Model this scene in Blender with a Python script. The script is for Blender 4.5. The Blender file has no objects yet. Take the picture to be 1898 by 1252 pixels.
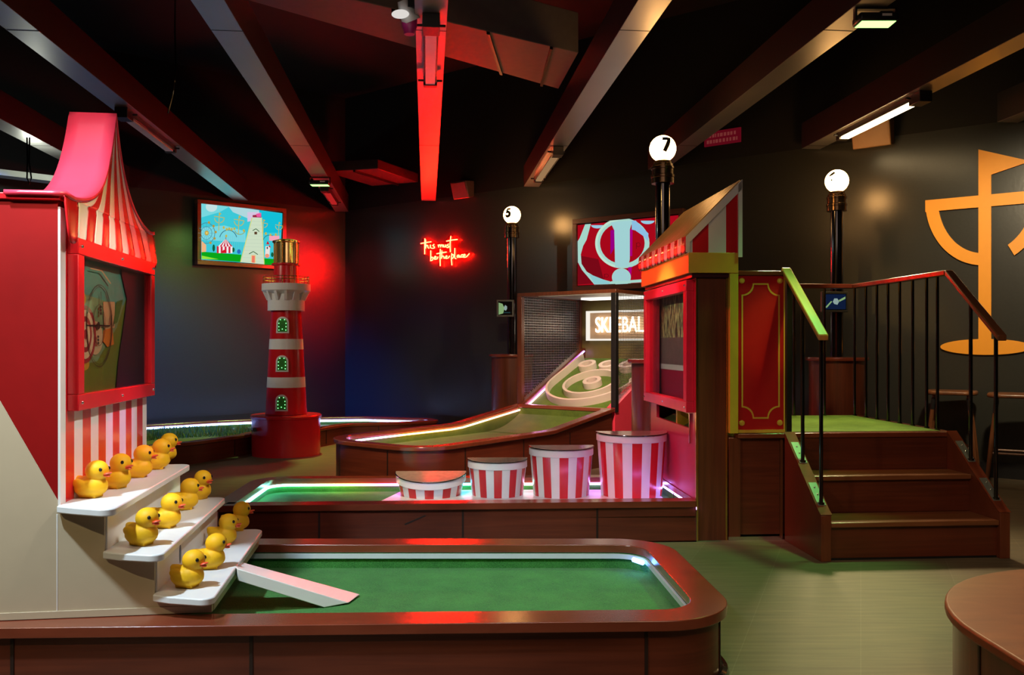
import bpy, bmesh, math, random
from mathutils import Vector, Matrix
random.seed(7)
SC = bpy.context.scene
COL = SC.collection
PI = math.pi
R = math.radians

# ------------------------------------------------------------------ measuring helpers (camera survey)
F, CX, HY, CH = 1600.0, 949.0, 640.0, 1.15
def at(px, py, Y): return Vector(((px-CX)/F*Y, Y, CH-(py-HY)/F*Y))
def on_z(px, py, z): return at(px, py, (CH-z)*F/(py-HY))
def on_plane(px, py, n, d):
    r = Vector(((px-CX)/F, 1, -(py-HY)/F)); o = Vector((0, 0, CH))
    return o + r*((d-n.dot(o))/n.dot(r))

class Frame:
    def __init__(s, ox, oy, deg):
        s.o = Vector((ox, oy, 0)); s.a = R(deg)
        s.u = Vector((math.cos(s.a), math.sin(s.a), 0)); s.v = Vector((-s.u.y, s.u.x, 0))
    def w(s, x, y, z=0): return s.o + s.u*x + s.v*y + Vector((0, 0, z))
    def l(s, p):
        d = Vector(p)-s.o
        return Vector((d.dot(s.u), d.dot(s.v), d.z))
WORLD = Frame(0, 0, 0)
FR = Frame(1.081, 5.07, 4)        # booth, platform, stairs
FG = Frame(-1.477, 2.807, 7.5)    # duck gallery
FS = Frame(.062, 9.0, -36.87)     # ball ramp with the cage

# ------------------------------------------------------------------ materials
def lin(c):
    return tuple((x/255/12.92 if x/255 <= .04045 else ((x/255+.055)/1.055)**2.4) for x in c) + (1,)
def newmat(name):
    m = bpy.data.materials.new(name); m.use_nodes = True
    return m, m.node_tree.nodes, m.node_tree.links, m.node_tree.nodes['Principled BSDF']
def paint(name, col, rough=.4, metal=0, var=.12, bump=.0, scale=14, spec=.5, coat=0, alpha=None, trans=0):
    """painted / plastic / metal surface with a little procedural unevenness"""
    m, N, L, B = newmat(name)
    B.inputs['Roughness'].default_value = rough; B.inputs['Metallic'].default_value = metal
    B.inputs['Specular IOR Level'].default_value = spec
    B.inputs['Coat Weight'].default_value = coat; B.inputs['Coat Roughness'].default_value = .12
    B.inputs['Transmission Weight'].default_value = trans
    tc = N.new('ShaderNodeTexCoord'); nz = N.new('ShaderNodeTexNoise')
    nz.inputs['Scale'].default_value = scale; nz.inputs['Detail'].default_value = 5
    L.new(tc.outputs['Object'], nz.inputs['Vector'])
    mx = N.new('ShaderNodeMix'); mx.data_type = 'RGBA'
    mx.inputs[6].default_value = tuple(c*(1-var) for c in col[:3])+(1,)
    mx.inputs[7].default_value = tuple(min(1, c*(1+var)) for c in col[:3])+(1,)
    L.new(nz.outputs['Fac'], mx.inputs[0]); L.new(mx.outputs[2], B.inputs['Base Color'])
    if bump:
        bp = N.new('ShaderNodeBump'); bp.inputs['Strength'].default_value = bump; bp.inputs['Distance'].default_value = .01
        L.new(nz.outputs['Fac'], bp.inputs['Height']); L.new(bp.outputs['Normal'], B.inputs['Normal'])
    if alpha is not None: B.inputs['Alpha'].default_value = alpha
    return m
def wood(name, c1, c2, stretch=(1.5, 30, 30), rough=.34, coat=.25):
    m, N, L, B = newmat(name)
    tc = N.new('ShaderNodeTexCoord'); mp = N.new('ShaderNodeMapping'); mp.inputs['Scale'].default_value = stretch
    L.new(tc.outputs['Object'], mp.inputs['Vector'])
    nz = N.new('ShaderNodeTexNoise'); nz.inputs['Scale'].default_value = 1.6; nz.inputs['Detail'].default_value = 8; nz.inputs['Distortion'].default_value = .6
    L.new(mp.outputs['Vector'], nz.inputs['Vector'])
    n2 = N.new('ShaderNodeTexNoise'); n2.inputs['Scale'].default_value = 2.2; n2.inputs['Detail'].default_value = 3
    L.new(tc.outputs['Object'], n2.inputs['Vector'])
    ad = N.new('ShaderNodeMath'); ad.operation = 'MULTIPLY_ADD'; ad.inputs[1].default_value = .45
    L.new(n2.outputs['Fac'], ad.inputs[0]); 
    mu = N.new('ShaderNodeMath'); mu.operation = 'MULTIPLY'; mu.inputs[1].default_value = .55
    L.new(nz.outputs['Fac'], mu.inputs[0]); L.new(mu.outputs[0], ad.inputs[2])
    cr = N.new('ShaderNodeValToRGB'); cr.color_ramp.elements[0].position = .3; cr.color_ramp.elements[1].position = .72
    cr.color_ramp.elements[0].color = c1; cr.color_ramp.elements[1].color = c2
    L.new(ad.outputs[0], cr.inputs['Fac']); L.new(cr.outputs['Color'], B.inputs['Base Color'])
    B.inputs['Roughness'].default_value = rough; B.inputs['Coat Weight'].default_value = coat; B.inputs['Coat Roughness'].default_value = .2
    bp = N.new('ShaderNodeBump'); bp.inputs['Strength'].default_value = .12; bp.inputs['Distance'].default_value = .004
    L.new(nz.outputs['Fac'], bp.inputs['Height']); L.new(bp.outputs['Normal'], B.inputs['Normal'])
    return m
def turfmat(name, c1, c2):
    m, N, L, B = newmat(name)
    tc = N.new('ShaderNodeTexCoord')
    nz = N.new('ShaderNodeTexNoise'); nz.inputs['Scale'].default_value = 260; nz.inputs['Detail'].default_value = 2
    n2 = N.new('ShaderNodeTexNoise'); n2.inputs['Scale'].default_value = 9; n2.inputs['Detail'].default_value = 4
    L.new(tc.outputs['Object'], nz.inputs['Vector']); L.new(tc.outputs['Object'], n2.inputs['Vector'])
    ad = N.new('ShaderNodeMath'); ad.operation = 'ADD'; L.new(nz.outputs['Fac'], ad.inputs[0])
    mu = N.new('ShaderNodeMath'); mu.operation = 'MULTIPLY'; mu.inputs[1].default_value = .5; L.new(n2.outputs['Fac'], mu.inputs[0]); L.new(mu.outputs[0], ad.inputs[1])
    cr = N.new('ShaderNodeValToRGB'); cr.color_ramp.elements[0].position = .5; cr.color_ramp.elements[1].position = 1.0
    cr.color_ramp.elements[0].color = c1; cr.color_ramp.elements[1].color = c2
    L.new(ad.outputs[0], cr.inputs['Fac']); L.new(cr.outputs['Color'], B.inputs['Base Color'])
    B.inputs['Roughness'].default_value = .95; B.inputs['Specular IOR Level'].default_value = .15
    B.inputs['Sheen Weight'].default_value = .15
    bp = N.new('ShaderNodeBump'); bp.inputs['Strength'].default_value = .7; bp.inputs['Distance'].default_value = .006
    L.new(nz.outputs['Fac'], bp.inputs['Height']); L.new(bp.outputs['Normal'], B.inputs['Normal'])
    return m
def em(name, col, strength=1.0):
    m = bpy.data.materials.new(name); m.use_nodes = True
    N, L = m.node_tree.nodes, m.node_tree.links
    N.clear(); o = N.new('ShaderNodeOutputMaterial'); e = N.new('ShaderNodeEmission')
    e.inputs['Color'].default_value = col if len(col) == 4 else tuple(col)+(1,)
    e.inputs['Strength'].default_value = strength; L.new(e.outputs[0], o.inputs[0])
    return m
def em_ramp(name, axis, lo, hi, stops, strength):
    """an LED tape whose diodes change colour along its length"""
    m = bpy.data.materials.new(name); m.use_nodes = True
    N, L = m.node_tree.nodes, m.node_tree.links
    N.clear(); o = N.new('ShaderNodeOutputMaterial'); e = N.new('ShaderNodeEmission')
    tc = N.new('ShaderNodeTexCoord'); sp = N.new('ShaderNodeSeparateXYZ'); L.new(tc.outputs['Object'], sp.inputs[0])
    mr = N.new('ShaderNodeMapRange'); mr.inputs[1].default_value = lo; mr.inputs[2].default_value = hi
    L.new(sp.outputs[axis], mr.inputs[0])
    cr = N.new('ShaderNodeValToRGB'); els = cr.color_ramp.elements
    while len(els) < len(stops): els.new(.5)
    for k, (p, c) in enumerate(stops):
        els[k].position = p; els[k].color = tuple(c)+(1,)
    L.new(mr.outputs[0], cr.inputs['Fac']); L.new(cr.outputs['Color'], e.inputs['Color'])
    e.inputs['Strength'].default_value = strength; L.new(e.outputs[0], o.inputs[0])
    return m

M = {}
M['wall'] = paint('wall_paint', (.027, .028, .024), .28, var=.12, bump=.05, scale=40, spec=.5)
M['black'] = paint('ceiling_black', (.0035, .003, .003), .8)
M['matte_black'] = paint('black_metal', (.012, .012, .013), .35)
M['gloss_black'] = paint('gloss_black', (.006, .006, .007), .08, coat=.6)
M['steel'] = paint('galvanised_steel', (.46, .46, .44), .34, metal=.85, var=.1, scale=3)
M['steel_dark'] = paint('dark_steel', (.02, .018, .017), .42, metal=.3)
M['chrome'] = paint('bright_metal', (.7, .7, .7), .18, metal=1)
M['duct'] = paint('duct_paint', (.16, .13, .12), .6, var=.15, bump=.05)
M['wood'] = wood('cherry_panel', (.07, .013, .007, 1), (.165, .034, .014, 1), (1.2, 1.2, 28))
M['woodv'] = wood('cherry_upright_grain', (.075, .02, .009, 1), (.18, .05, .02, 1), (24, 24, 1.1))
M['rim'] = wood('polished_rim', (.13, .026, .012, 1), (.25, .055, .025, 1), (2.5, 9, 9), .22, .5)
M['dark'] = paint('dark_joint', (.02, .008, .005), .5)
M['brass'] = paint('brass', (.75, .5, .16), .22, metal=1)
M['gold'] = paint('gold_paint', (.72, .4, .05), .4)
M['red'] = paint('red_gloss_paint', (.62, .012, .018), .24, var=.06, coat=.3)
M['darkred'] = paint('deep_red_panel', (.5, .008, .012), .35, var=.1)
M['pinkred'] = paint('coral_red_paint', (.8, .05, .1), .3, var=.06, coat=.25)
M['white'] = paint('white_paint', (.78, .78, .76), .32, var=.04)
M['cream'] = paint('cream_paint', (.5, .42, .29), .35, var=.05)
M['yellow'] = paint('mustard_paint', (.62, .45, .04), .4)
M['orange'] = paint('ochre_fascia_paint', (.72, .42, .04), .4)
M['turf'] = turfmat('green_turf', (.022, .13, .025, 1), (.07, .31, .06, 1))
M['turf_olive'] = turfmat('olive_turf', (.05, .1, .012, 1), (.13, .22, .03, 1))
M['duck'] = paint('yellow_rubber', (.9, .5, .012), .55, var=.05, spec=.3)
M['beak'] = paint('orange_red_rubber', (.8, .1, .035), .35)
M['eye'] = paint('black_eye', (.01, .01, .01), .15)
M['acrylic'] = paint('smoky_acrylic', (.33, .26, .2), .12, var=.25, scale=30, coat=.5)
M['off_led'] = paint('milky_diffuser', (.6, .68, .72), .35)
M['mesh'] = paint('wire', (.45, .45, .46), .35, metal=.9)
M['stool'] = wood('stool_wood', (.12, .04, .015, 1), (.3, .11, .04, 1), (14, 14, 2))
M['logo'] = paint('goldenrod_paint', (.85, .33, .014), .5, var=.04)
def glassy(name, tint, mixf, rough=.03):
    m = bpy.data.materials.new(name); m.use_nodes = True
    N, L = m.node_tree.nodes, m.node_tree.links; N.clear()
    o = N.new('ShaderNodeOutputMaterial'); t = N.new('ShaderNodeBsdfTransparent'); g = N.new('ShaderNodeBsdfGlossy')
    t.inputs[0].default_value = tint; g.inputs['Roughness'].default_value = rough
    fr = N.new('ShaderNodeLayerWeight'); fr.inputs[0].default_value = .5
    pw = N.new('ShaderNodeMath'); pw.operation = 'POWER'; pw.inputs[1].default_value = 4.5; L.new(fr.outputs['Facing'], pw.inputs[0])
    ad = N.new('ShaderNodeMath'); ad.operation = 'ADD'; ad.inputs[1].default_value = mixf; L.new(pw.outputs[0], ad.inputs[0])
    mx = N.new('ShaderNodeMixShader'); L.new(ad.outputs[0], mx.inputs[0]); L.new(t.outputs[0], mx.inputs[1]); L.new(g.outputs[0], mx.inputs[2])
    L.new(mx.outputs[0], o.inputs[0])
    return m
M['glass'] = glassy('clear_pane', (.93, .93, .93, 1), .02)
M['plexi'] = glassy('pink_plexi', (.9, .62, .62, 1), .03)

# ------------------------------------------------------------------ mesh builder
class MB:
    def __init__(s): s.v = []; s.f = []; s.m = []
    def vert(s, p): s.v.append(Vector(p)); return len(s.v)-1
    def face(s, ids, mi=0): s.f.append(list(ids)); s.m.append(mi)
    def box(s, x0, x1, y0, y1, z0, z1, mi=0):
        b = len(s.v)
        for z in (z0, z1):
            for x, y in ((x0, y0), (x1, y0), (x1, y1), (x0, y1)): s.vert((x, y, z))
        for f in ((3, 2, 1, 0), (4, 5, 6, 7), (0, 1, 5, 4), (1, 2, 6, 5), (2, 3, 7, 6), (3, 0, 4, 7)): s.face([b+i for i in f], mi)
        return s
    def extr(s, poly, vec, mi=0):
        """closed 3D polygon pushed along vec"""
        vec = Vector(vec); n = len(poly); b = len(s.v)
        for p in poly: s.vert(p)
        for p in poly: s.vert(Vector(p)+vec)
        s.face([b+i for i in range(n)][::-1], mi); s.face([b+n+i for i in range(n)], mi)
        for i in range(n):
            j = (i+1) % n; s.face([b+i, b+j, b+n+j, b+n+i], mi)
        return s
    def prism(s, poly, z0, z1, mi=0):
        return s.extr([(p[0], p[1], z0) for p in poly], (0, 0, z1-z0), mi)
    def ring(s, outer, inner, z0, z1, mi=0):
        """wall between two outlines of the same point count; z may be lists"""
        n = len(outer); b = len(s.v)
        g = lambda z, i: z[i] if isinstance(z, (list, tuple)) else z
        for i in range(n):
            o, q = outer[i], inner[i]
            s.vert((o[0], o[1], g(z0, i))); s.vert((o[0], o[1], g(z1, i))); s.vert((q[0], q[1], g(z1, i))); s.vert((q[0], q[1], g(z0, i)))
        for i in range(n):
            a = b+4*i; c = b+4*((i+1) % n)
            for k in range(4):
                l = (k+1) % 4; s.face([a+k, c+k, c+l, a+l], mi)
        return s
    def tube(s, path, r, n=8, closed=False, mi=0, flat=None):
        path = [Vector(p) for p in path]; N = len(path); b = len(s.v); nrm = None
        for i, p in enumerate(path):
            if closed: t = path[(i+1) % N]-path[i-1]
            else: t = path[min(i+1, N-1)]-path[max(i-1, 0)]
            t = t.normalized() if t.length > 1e-9 else Vector((0, 0, 1))
            if nrm is None:
                nrm = t.cross(Vector((0, 0, 1)))
                if nrm.length < .1: nrm = t.cross(Vector((0, 1, 0)))
            nrm = (nrm - t*nrm.dot(t)).normalized(); bi = t.cross(nrm)
            rr = r[i] if isinstance(r, (list, tuple)) else r
            for k in range(n):
                a = 2*PI*k/n
                s.vert(p + nrm*(math.cos(a)*rr) + bi*(math.sin(a)*rr))
        for i in range(N if closed else N-1):
            j = (i+1) % N
            for k in range(n):
                l = (k+1) % n; s.face([b+i*n+k, b+i*n+l, b+j*n+l, b+j*n+k], mi)
        if not closed:
            s.face([b+k for k in range(n)][::-1], mi); s.face([b+(N-1)*n+k for k in range(n)], mi)
        return s
    def lathe(s, prof, c=(0, 0, 0), n=32, mi=0, mis=None):
        b = len(s.v); P = len(prof)
        for r, z in prof:
            for k in range(n):
                a = 2*PI*k/n; s.vert((c[0]+r*math.cos(a), c[1]+r*math.sin(a), c[2]+z))
        for i in range(P-1):
            for k in range(n):
                l = (k+1) % n; s.face([b+i*n+k, b+i*n+l, b+(i+1)*n+l, b+(i+1)*n+k], mis[i] if mis else mi)
        if prof[0][0] > 1e-6: s.face([b+k for k in range(n)][::-1], mis[0] if mis else mi)
        if prof[-1][0] > 1e-6: s.face([b+(P-1)*n+k for k in range(n)], mis[-1] if mis else mi)
        return s
    def ball(s, c, rx, ry=None, rz=None, nu=20, nv=12, mi=0, rot=None):
        ry = ry or rx; rz = rz or rx; b = len(s.v); c = Vector(c)
        def put(q):
            q = Vector(q)
            if rot: q = rot @ q
            s.vert(c+q)
        put((0, 0, -rz))
        for i in range(1, nv):
            t = -PI/2+PI*i/nv
            for k in range(nu):
                a = 2*PI*k/nu; put((rx*math.cos(t)*math.cos(a), ry*math.cos(t)*math.sin(a), rz*math.sin(t)))
        put((0, 0, rz)); top = len(s.v)-1
        for k in range(nu):
            l = (k+1) % nu; s.face([b, b+1+l, b+1+k], mi); s.face([top, b+1+(nv-2)*nu+k, b+1+(nv-2)*nu+l], mi)
            for i in range(nv-2): s.face([b+1+i*nu+k, b+1+i*nu+l, b+1+(i+1)*nu+l, b+1+(i+1)*nu+k], mi)
        return s
    def grid(s, fn, nu, nv, mi=0):
        b = len(s.v)
        for i in range(nu+1):
            for j in range(nv+1): s.vert(fn(i/nu, j/nv))
        for i in range(nu):
            for j in range(nv):
                k = mi(i, j) if callable(mi) else mi
                s.face([b+i*(nv+1)+j, b+(i+1)*(nv+1)+j, b+(i+1)*(nv+1)+j+1, b+i*(nv+1)+j+1], k)
        return s
    def build(s, name, mats, parent=None, anchor=(0, 0, 0), bevel=0, solid=0, angle=35, loc=None, rotz=0):
        me = bpy.data.meshes.new(name); a = Vector(anchor)
        me.from_pydata([tuple(p-a) for p in s.v], [], s.f)
        mats = mats if isinstance(mats, (list, tuple)) else [mats]
        for m in mats: me.materials.append(m)
        me.polygons.foreach_set('material_index', s.m)
        bm = bmesh.new(); bm.from_mesh(me); bmesh.ops.recalc_face_normals(bm, faces=bm.faces); bm.to_mesh(me); bm.free()
        me.polygons.foreach_set('use_smooth', [True]*len(me.polygons)); me.set_sharp_from_angle(angle=R(angle))
        o = bpy.data.objects.new(name, me); COL.objects.link(o)
        if parent: o.parent = parent
        if loc is not None: o.location = loc; o.rotation_euler = (0, 0, rotz)
        if solid:
            md = o.modifiers.new('s', 'SOLIDIFY'); md.thickness = solid; md.offset = 0
        if bevel:
            md = o.modifiers.new('b', 'BEVEL'); md.width = bevel; md.segments = 2; md.limit_method = 'ANGLE'; md.angle_limit = R(40)
        return o

def tag(o, label=None, cat=None, group=None, kind=None):
    for k, v in (('label', label), ('category', cat), ('group', group), ('kind', kind)):
        if v: o[k] = v
    return o
class Thing:
    """an Empty at the base of a thing; parts are given in the coordinates of its frame"""
    def __init__(s, name, label, cat, fr=WORLD, anchor=(0, 0, 0), group=None):
        s.a = Vector(anchor); s.fr = fr
        s.e = bpy.data.objects.new(name, None); COL.objects.link(s.e); s.e.empty_display_size = .1
        s.e.location = fr.w(*anchor); s.e.rotation_euler = (0, 0, fr.a); tag(s.e, label, cat, group)
    def part(s, mb, name, mats, parent=None, label=None, **k):
        o = mb.build(name, mats, parent or s.e, s.a, **k)
        if label: o['label'] = label
        return o
def single(mb, name, mats, label, cat, fr=WORLD, anchor=(0, 0, 0), group=None, **k):
    o = mb.build(name, mats, None, anchor, loc=fr.w(*anchor), rotz=fr.a, **k)
    return tag(o, label, cat, group)
def struct(mb, name, mat, **k):
    o = mb.build(name, mat, **k); o['kind'] = 'structure'; return o

def text_mesh(body, size, extrude=0, bold=0, sx=1.0):
    cu = bpy.data.curves.new('t', 'FONT'); cu.body = body; cu.size = size; cu.extrude = extrude; cu.offset = bold
    cu.align_x = 'CENTER'; cu.align_y = 'CENTER'
    ob = bpy.data.objects.new('t', cu); COL.objects.link(ob)
    dg = bpy.context.evaluated_depsgraph_get(); dg.update()
    me = bpy.data.meshes.new_from_object(ob.evaluated_get(dg))
    bpy.data.objects.remove(ob); bpy.data.curves.remove(cu)
    if sx != 1: me.transform(Matrix.Diagonal((sx, 1, 1, 1)))
    return me
def mb_text(mb, me, o, ex, ey, ez, mi=0):
    o, ex, ey, ez = Vector(o), Vector(ex), Vector(ey), Vector(ez); b = len(mb.v)
    for v in me.vertices: mb.vert(o+ex*v.co.x+ey*v.co.y+ez*v.co.z)
    for p in me.polygons: mb.face([b+i for i in p.vertices], mi)

def rounded(pts, rad, seg=8):
    """round the corners of a 2D polygon"""
    out = []; n = len(pts)
    for i in range(n):
        p = Vector(pts[i][:2]); a = Vector(pts[i-1][:2]); c = Vector(pts[(i+1) % n][:2])
        r = rad[i] if isinstance(rad, (list, tuple)) else rad
        if r <= 0: out.append(tuple(p)); continue
        d1 = (a-p).normalized(); d2 = (c-p).normalized(); ang = d1.angle(d2); t = r/math.tan(ang/2)
        t = min(t, .48*(a-p).length, .48*(c-p).length); r2 = t*math.tan(ang/2)
        bis = (d1+d2).normalized(); ctr = p+bis*(r2/math.sin(ang/2)); s = p+d1*t-ctr; e = p+d2*t-ctr
        a0 = math.atan2(s.y, s.x); da = math.atan2(e.y, e.x)-a0
        da = (da+PI) % (2*PI)-PI
        for k in range(seg+1):
            th = a0+da*k/seg; out.append((ctr.x+r2*math.cos(th), ctr.y+r2*math.sin(th)))
    return out
def offset(poly, d):
    """inward for a counter-clockwise outline when d > 0"""
    n = len(poly); out = []
    P = [Vector(p) for p in poly]
    for i in range(n):
        e1 = P[i]-P[i-1]; e2 = P[(i+1) % n]-P[i]
        if e1.length < 1e-7: e1 = P[i]-P[i-2]
        if e2.length < 1e-7: e2 = P[(i+2) % n]-P[i]
        n1 = Vector((-e1.y, e1.x)).normalized(); n2 = Vector((-e2.y, e2.x)).normalized()
        m = n1+n2; m = m.normalized() if m.length > 1e-6 else n1
        k = max(.4, m.dot(n1)); q = P[i]+m*(d/k); out.append((q.x, q.y))
    return out
def seam_boxes(mb, poly, ds, z0, z1, mi, w=.012, proud=.003):
    """thin upright joint strips at arc-length positions along an outline"""
    P = [Vector(p) for p in poly]; n = len(P); acc = 0
    ds = sorted(ds)
    for i in range(n):
        a, c = P[i], P[(i+1) % n]; l = (c-a).length
        for d in ds:
            if acc <= d < acc+l:
                t = (c-a)/l; p = a+t*(d-acc); nn = Vector((t.y, -t.x))
                q = [p-t*w/2-nn*.004, p+t*w/2-nn*.004, p+t*w/2+nn*proud, p-t*w/2+nn*proud]
                mb.prism([(x.x, x.y) for x in q], z0, z1, mi)
        acc += l

# pictures on flat panels: shapes laid in thin sheets over one another on a real plane
class Pic:
    def __init__(s, n, d, zx, zy, zs, step=.0006):
        s.n = n.normalized(); s.d = d; s.z = (zx, zy, zs); s.mb = MB(); s.k = 0; s.mats = []; s.step = step; s.cache = {}
    def P(s, x, y): return on_plane(s.z[0]+x/s.z[2], s.z[1]+y/s.z[2], s.n, s.d)+s.n*(s.step*s.k)
    def mi(s, mat):
        if mat not in s.mats: s.mats.append(mat)
        return s.mats.index(mat)
    def poly(s, pts, mat):
        s.k += 1; b = len(s.mb.v)
        for p in pts: s.mb.vert(s.P(*p))
        s.mb.face(range(b, b+len(pts)), s.mi(mat))
    def disc(s, x, y, rx, ry, mat, n=28, a0=0, a1=360):
        s.poly([(x+rx*math.cos(R(a0+(a1-a0)*k/n)), y+ry*math.sin(R(a0+(a1-a0)*k/n))) for k in range(n if a1-a0 == 360 else n+1)], mat)
    def arc(s, x, y, rx, ry, w, mat, a0=0, a1=360, n=36):
        s.k += 1; b = len(s.mb.v); mi = s.mi(mat)
        for k in range(n+1):
            a = R(a0+(a1-a0)*k/n); c, q = math.cos(a), math.sin(a)
            s.mb.vert(s.P(x+rx*c, y+ry*q)); s.mb.vert(s.P(x+(rx-w)*c, y+(ry-w)*q))
        for k in range(n): s.mb.face([b+2*k, b+2*k+2, b+2*k+3, b+2*k+1], mi)
    def line(s, pts, w, mat):
        s.k += 1; mi = s.mi(mat)
        for i in range(len(pts)-1):
            a = Vector(pts[i]); c = Vector(pts[i+1]); t = (c-a).normalized(); q = Vector((-t.y, t.x))*w/2; b = len(s.mb.v)
            for p in (a-q, c-q, c+q, a+q): s.mb.vert(s.P(p.x, p.y))
            s.mb.face([b, b+1, b+2, b+3], mi)
# ------------------------------------------------------------------ room shell
Cn = Vector((-2.40, 12.42, 0))                       # far corner of the room
NR, DR = Vector((-.6, -.8, 0)), -8.5                 # right-hand wall, facing the room
NL = Vector((.643, -.766, 0)).normalized(); DL = NL.dot(Cn)
WT = 3.08                                            # where the grey paint stops and the black soffit starts
def wall(name, p, q, z0, z1, mat, th=.12):
    p, q = Vector(p), Vector(q); t = (q-p).normalized(); n = Vector((t.y, -t.x, 0))   # outward, room on the left of p->q... kept behind the face
    mb = MB(); mb.extr([(p.x, p.y, z0), (q.x, q.y, z0), (q.x+n.x*th, q.y+n.y*th, z0), (p.x+n.x*th, p.y+n.y*th, z0)], (0, 0, z1-z0))
    return struct(mb, name, mat)
WL = (-9.0, 12.42-6.6*.643/.766, 0); WRr = (8.0, 12.42-10.4*.75, 0)
CEIL = 4.7
ring_pts = [Cn, Vector(WL), Vector((-9, -3, 0)), Vector((8, -3, 0)), Vector(WRr)]
names = ['left', 'west', 'rear', 'east', 'right']
for i, nm in enumerate(names):
    p, q = ring_pts[i], ring_pts[(i+1) % 5]
    wall('wall_'+nm, p, q, 0, WT if nm in ('left', 'right') else CEIL, M['wall'] if nm in ('left', 'right') else M['black'])
for nm, p, q, k in (('left', Cn, Vector(WL), 1), ('right', Vector(WRr), Cn, 2)):
    wall('trim_%d' % k, p, q, WT, CEIL, M['black'])
    t = (q-p).normalized(); n = Vector((-t.y, t.x, 0)); mb = MB()      # skirting, on the room side
    n = NL if nm == 'left' else NR
    a, b = p+n*.001, q+n*.001
    mb.extr([a, b, b+n*.015, a+n*.015], (0, 0, .13)); struct(mb, 'baseboard_'+nm, M['matte_black'])
mb = MB(); mb.box(-9.2, 8.2, -3.2, 12.7, CEIL, CEIL+.1); struct(mb, 'ceiling', M['black'])
# floor: long dull vinyl planks
def floor_mat():
    m, N, L, B = newmat('plank_floor')
    tc = N.new('ShaderNodeTexCoord'); mp = N.new('ShaderNodeMapping'); mp.inputs['Rotation'].default_value = (0, 0, R(-68))
    L.new(tc.outputs['Object'], mp.inputs['Vector'])
    br = N.new('ShaderNodeTexBrick'); br.inputs['Scale'].default_value = 1.0; br.inputs['Brick Width'].default_value = 2.6; br.inputs['Row Height'].default_value = .42
    br.inputs['Mortar Size'].default_value = .0015; br.inputs['Color1'].default_value = (.13, .1, .058, 1); br.inputs['Color2'].default_value = (.145, .113, .068, 1); br.inputs['Mortar'].default_value = (.17, .14, .095, 1)
    L.new(mp.outputs[0], br.inputs['Vector'])
    m2 = N.new('ShaderNodeMapping'); m2.inputs['Scale'].default_value = (1.5, 22, 1); m2.inputs['Rotation'].default_value = (0, 0, R(-68)); L.new(tc.outputs['Object'], m2.inputs['Vector'])
    nz = N.new('ShaderNodeTexNoise'); nz.inputs['Scale'].default_value = 2.0; nz.inputs['Detail'].default_value = 7; L.new(m2.outputs[0], nz.inputs['Vector'])
    mx = N.new('ShaderNodeMix'); mx.data_type = 'RGBA'; mx.blend_type = 'OVERLAY'; mx.inputs[0].default_value = .55
    L.new(br.outputs['Color'], mx.inputs[6]); L.new(nz.outputs['Fac'], mx.inputs[7]); L.new(mx.outputs[2], B.inputs['Base Color'])
    B.inputs['Roughness'].default_value = .6
    bp = N.new('ShaderNodeBump'); bp.inputs['Strength'].default_value = .12; bp.inputs['Distance'].default_value = .004; L.new(nz.outputs['Fac'], bp.inputs['Height']); L.new(bp.outputs['Normal'], B.inputs['Normal'])
    return m
mb = MB(); mb.box(-9.2, 8.2, -3.2, 12.7, -.1, 0); struct(mb, 'floor', floor_mat())

# ------------------------------------------------------------------ steel beams and what hangs from them
ZB = 3.05; SLOPE = -.099
bdir = Vector((SLOPE, 1, 0)).normalized(); bper = Vector((bdir.y, -bdir.x, 0))
beam_where = ['far left edge of the picture', 'second beam from the left, passing behind the pink awning', 'third from the left, ending by the green floodlight', 'red lit, pointing down at the neon sign', 'pale lit, ending above the left of the framed screens', 'dark, holding the big green floodlight', 'amber lit, carrying the bright tube lamp', 'rightmost, stopping short above the wall emblem']
for k in range(8):
    X0 = .026+1.23*(k-3)
    # distance along Y where the beam meets a wall
    yr = (8.5-.6*X0)/(.6*SLOPE+.8); yl = (DL-NL.x*X0)/(NL.x*SLOPE+NL.y)
    y1 = min(yr, yl if yl > 0 else 99)-.12
    if k == 7: y1 = 9.3 if y1 > 9.3 else y1
    mb = MB(); w = .093; y0 = -2.9
    c = lambda y, s: Vector((X0+SLOPE*y, y, ZB))+bper*(s*w)
    sec = [(-w, 0), (w, 0), (w, .242), (-w, .242)]
    a, b = Vector((X0+SLOPE*y0, y0, ZB)), Vector((X0+SLOPE*y1, y1, ZB))
    mb.extr([a+bper*x+Vector((0, 0, z)) for x, z in sec], b-a, 0)
    mb.m = [1]*len(mb.m); mb.box(0, 0, 0, 0, 0, 0, 0) if False else None
    mb.extr([c(y0, -.985)-Vector((0, 0, .003)), c(y0, .985)-Vector((0, 0, .003)), c(y1, .985)-Vector((0, 0, .003)), c(y1, -.985)-Vector((0, 0, .003))], (0, 0, .0025), 0)
    for s in (2.2, 5.2, 8.2):                                           # splice joints in the cladding
        if s < y1:
            q = c(s, 0); mb.extr([q-bper*(w+.001)-Vector((0, 0, .0042)), q+bper*(w+.001)-Vector((0, 0, .0042)), q+bper*(w+.001)-Vector((0, 0, .0042))+bdir*.008, q-bper*(w+.001)-Vector((0, 0, .0042))+bdir*.008], (0, 0, .004), 1)
    single(mb, 'steel_beam', [M['steel'], M['steel_dark']], 'galvanised steel ceiling beam, '+beam_where[k], 'beam', anchor=tuple((a+b)/2), group='steel ceiling beams')

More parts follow.
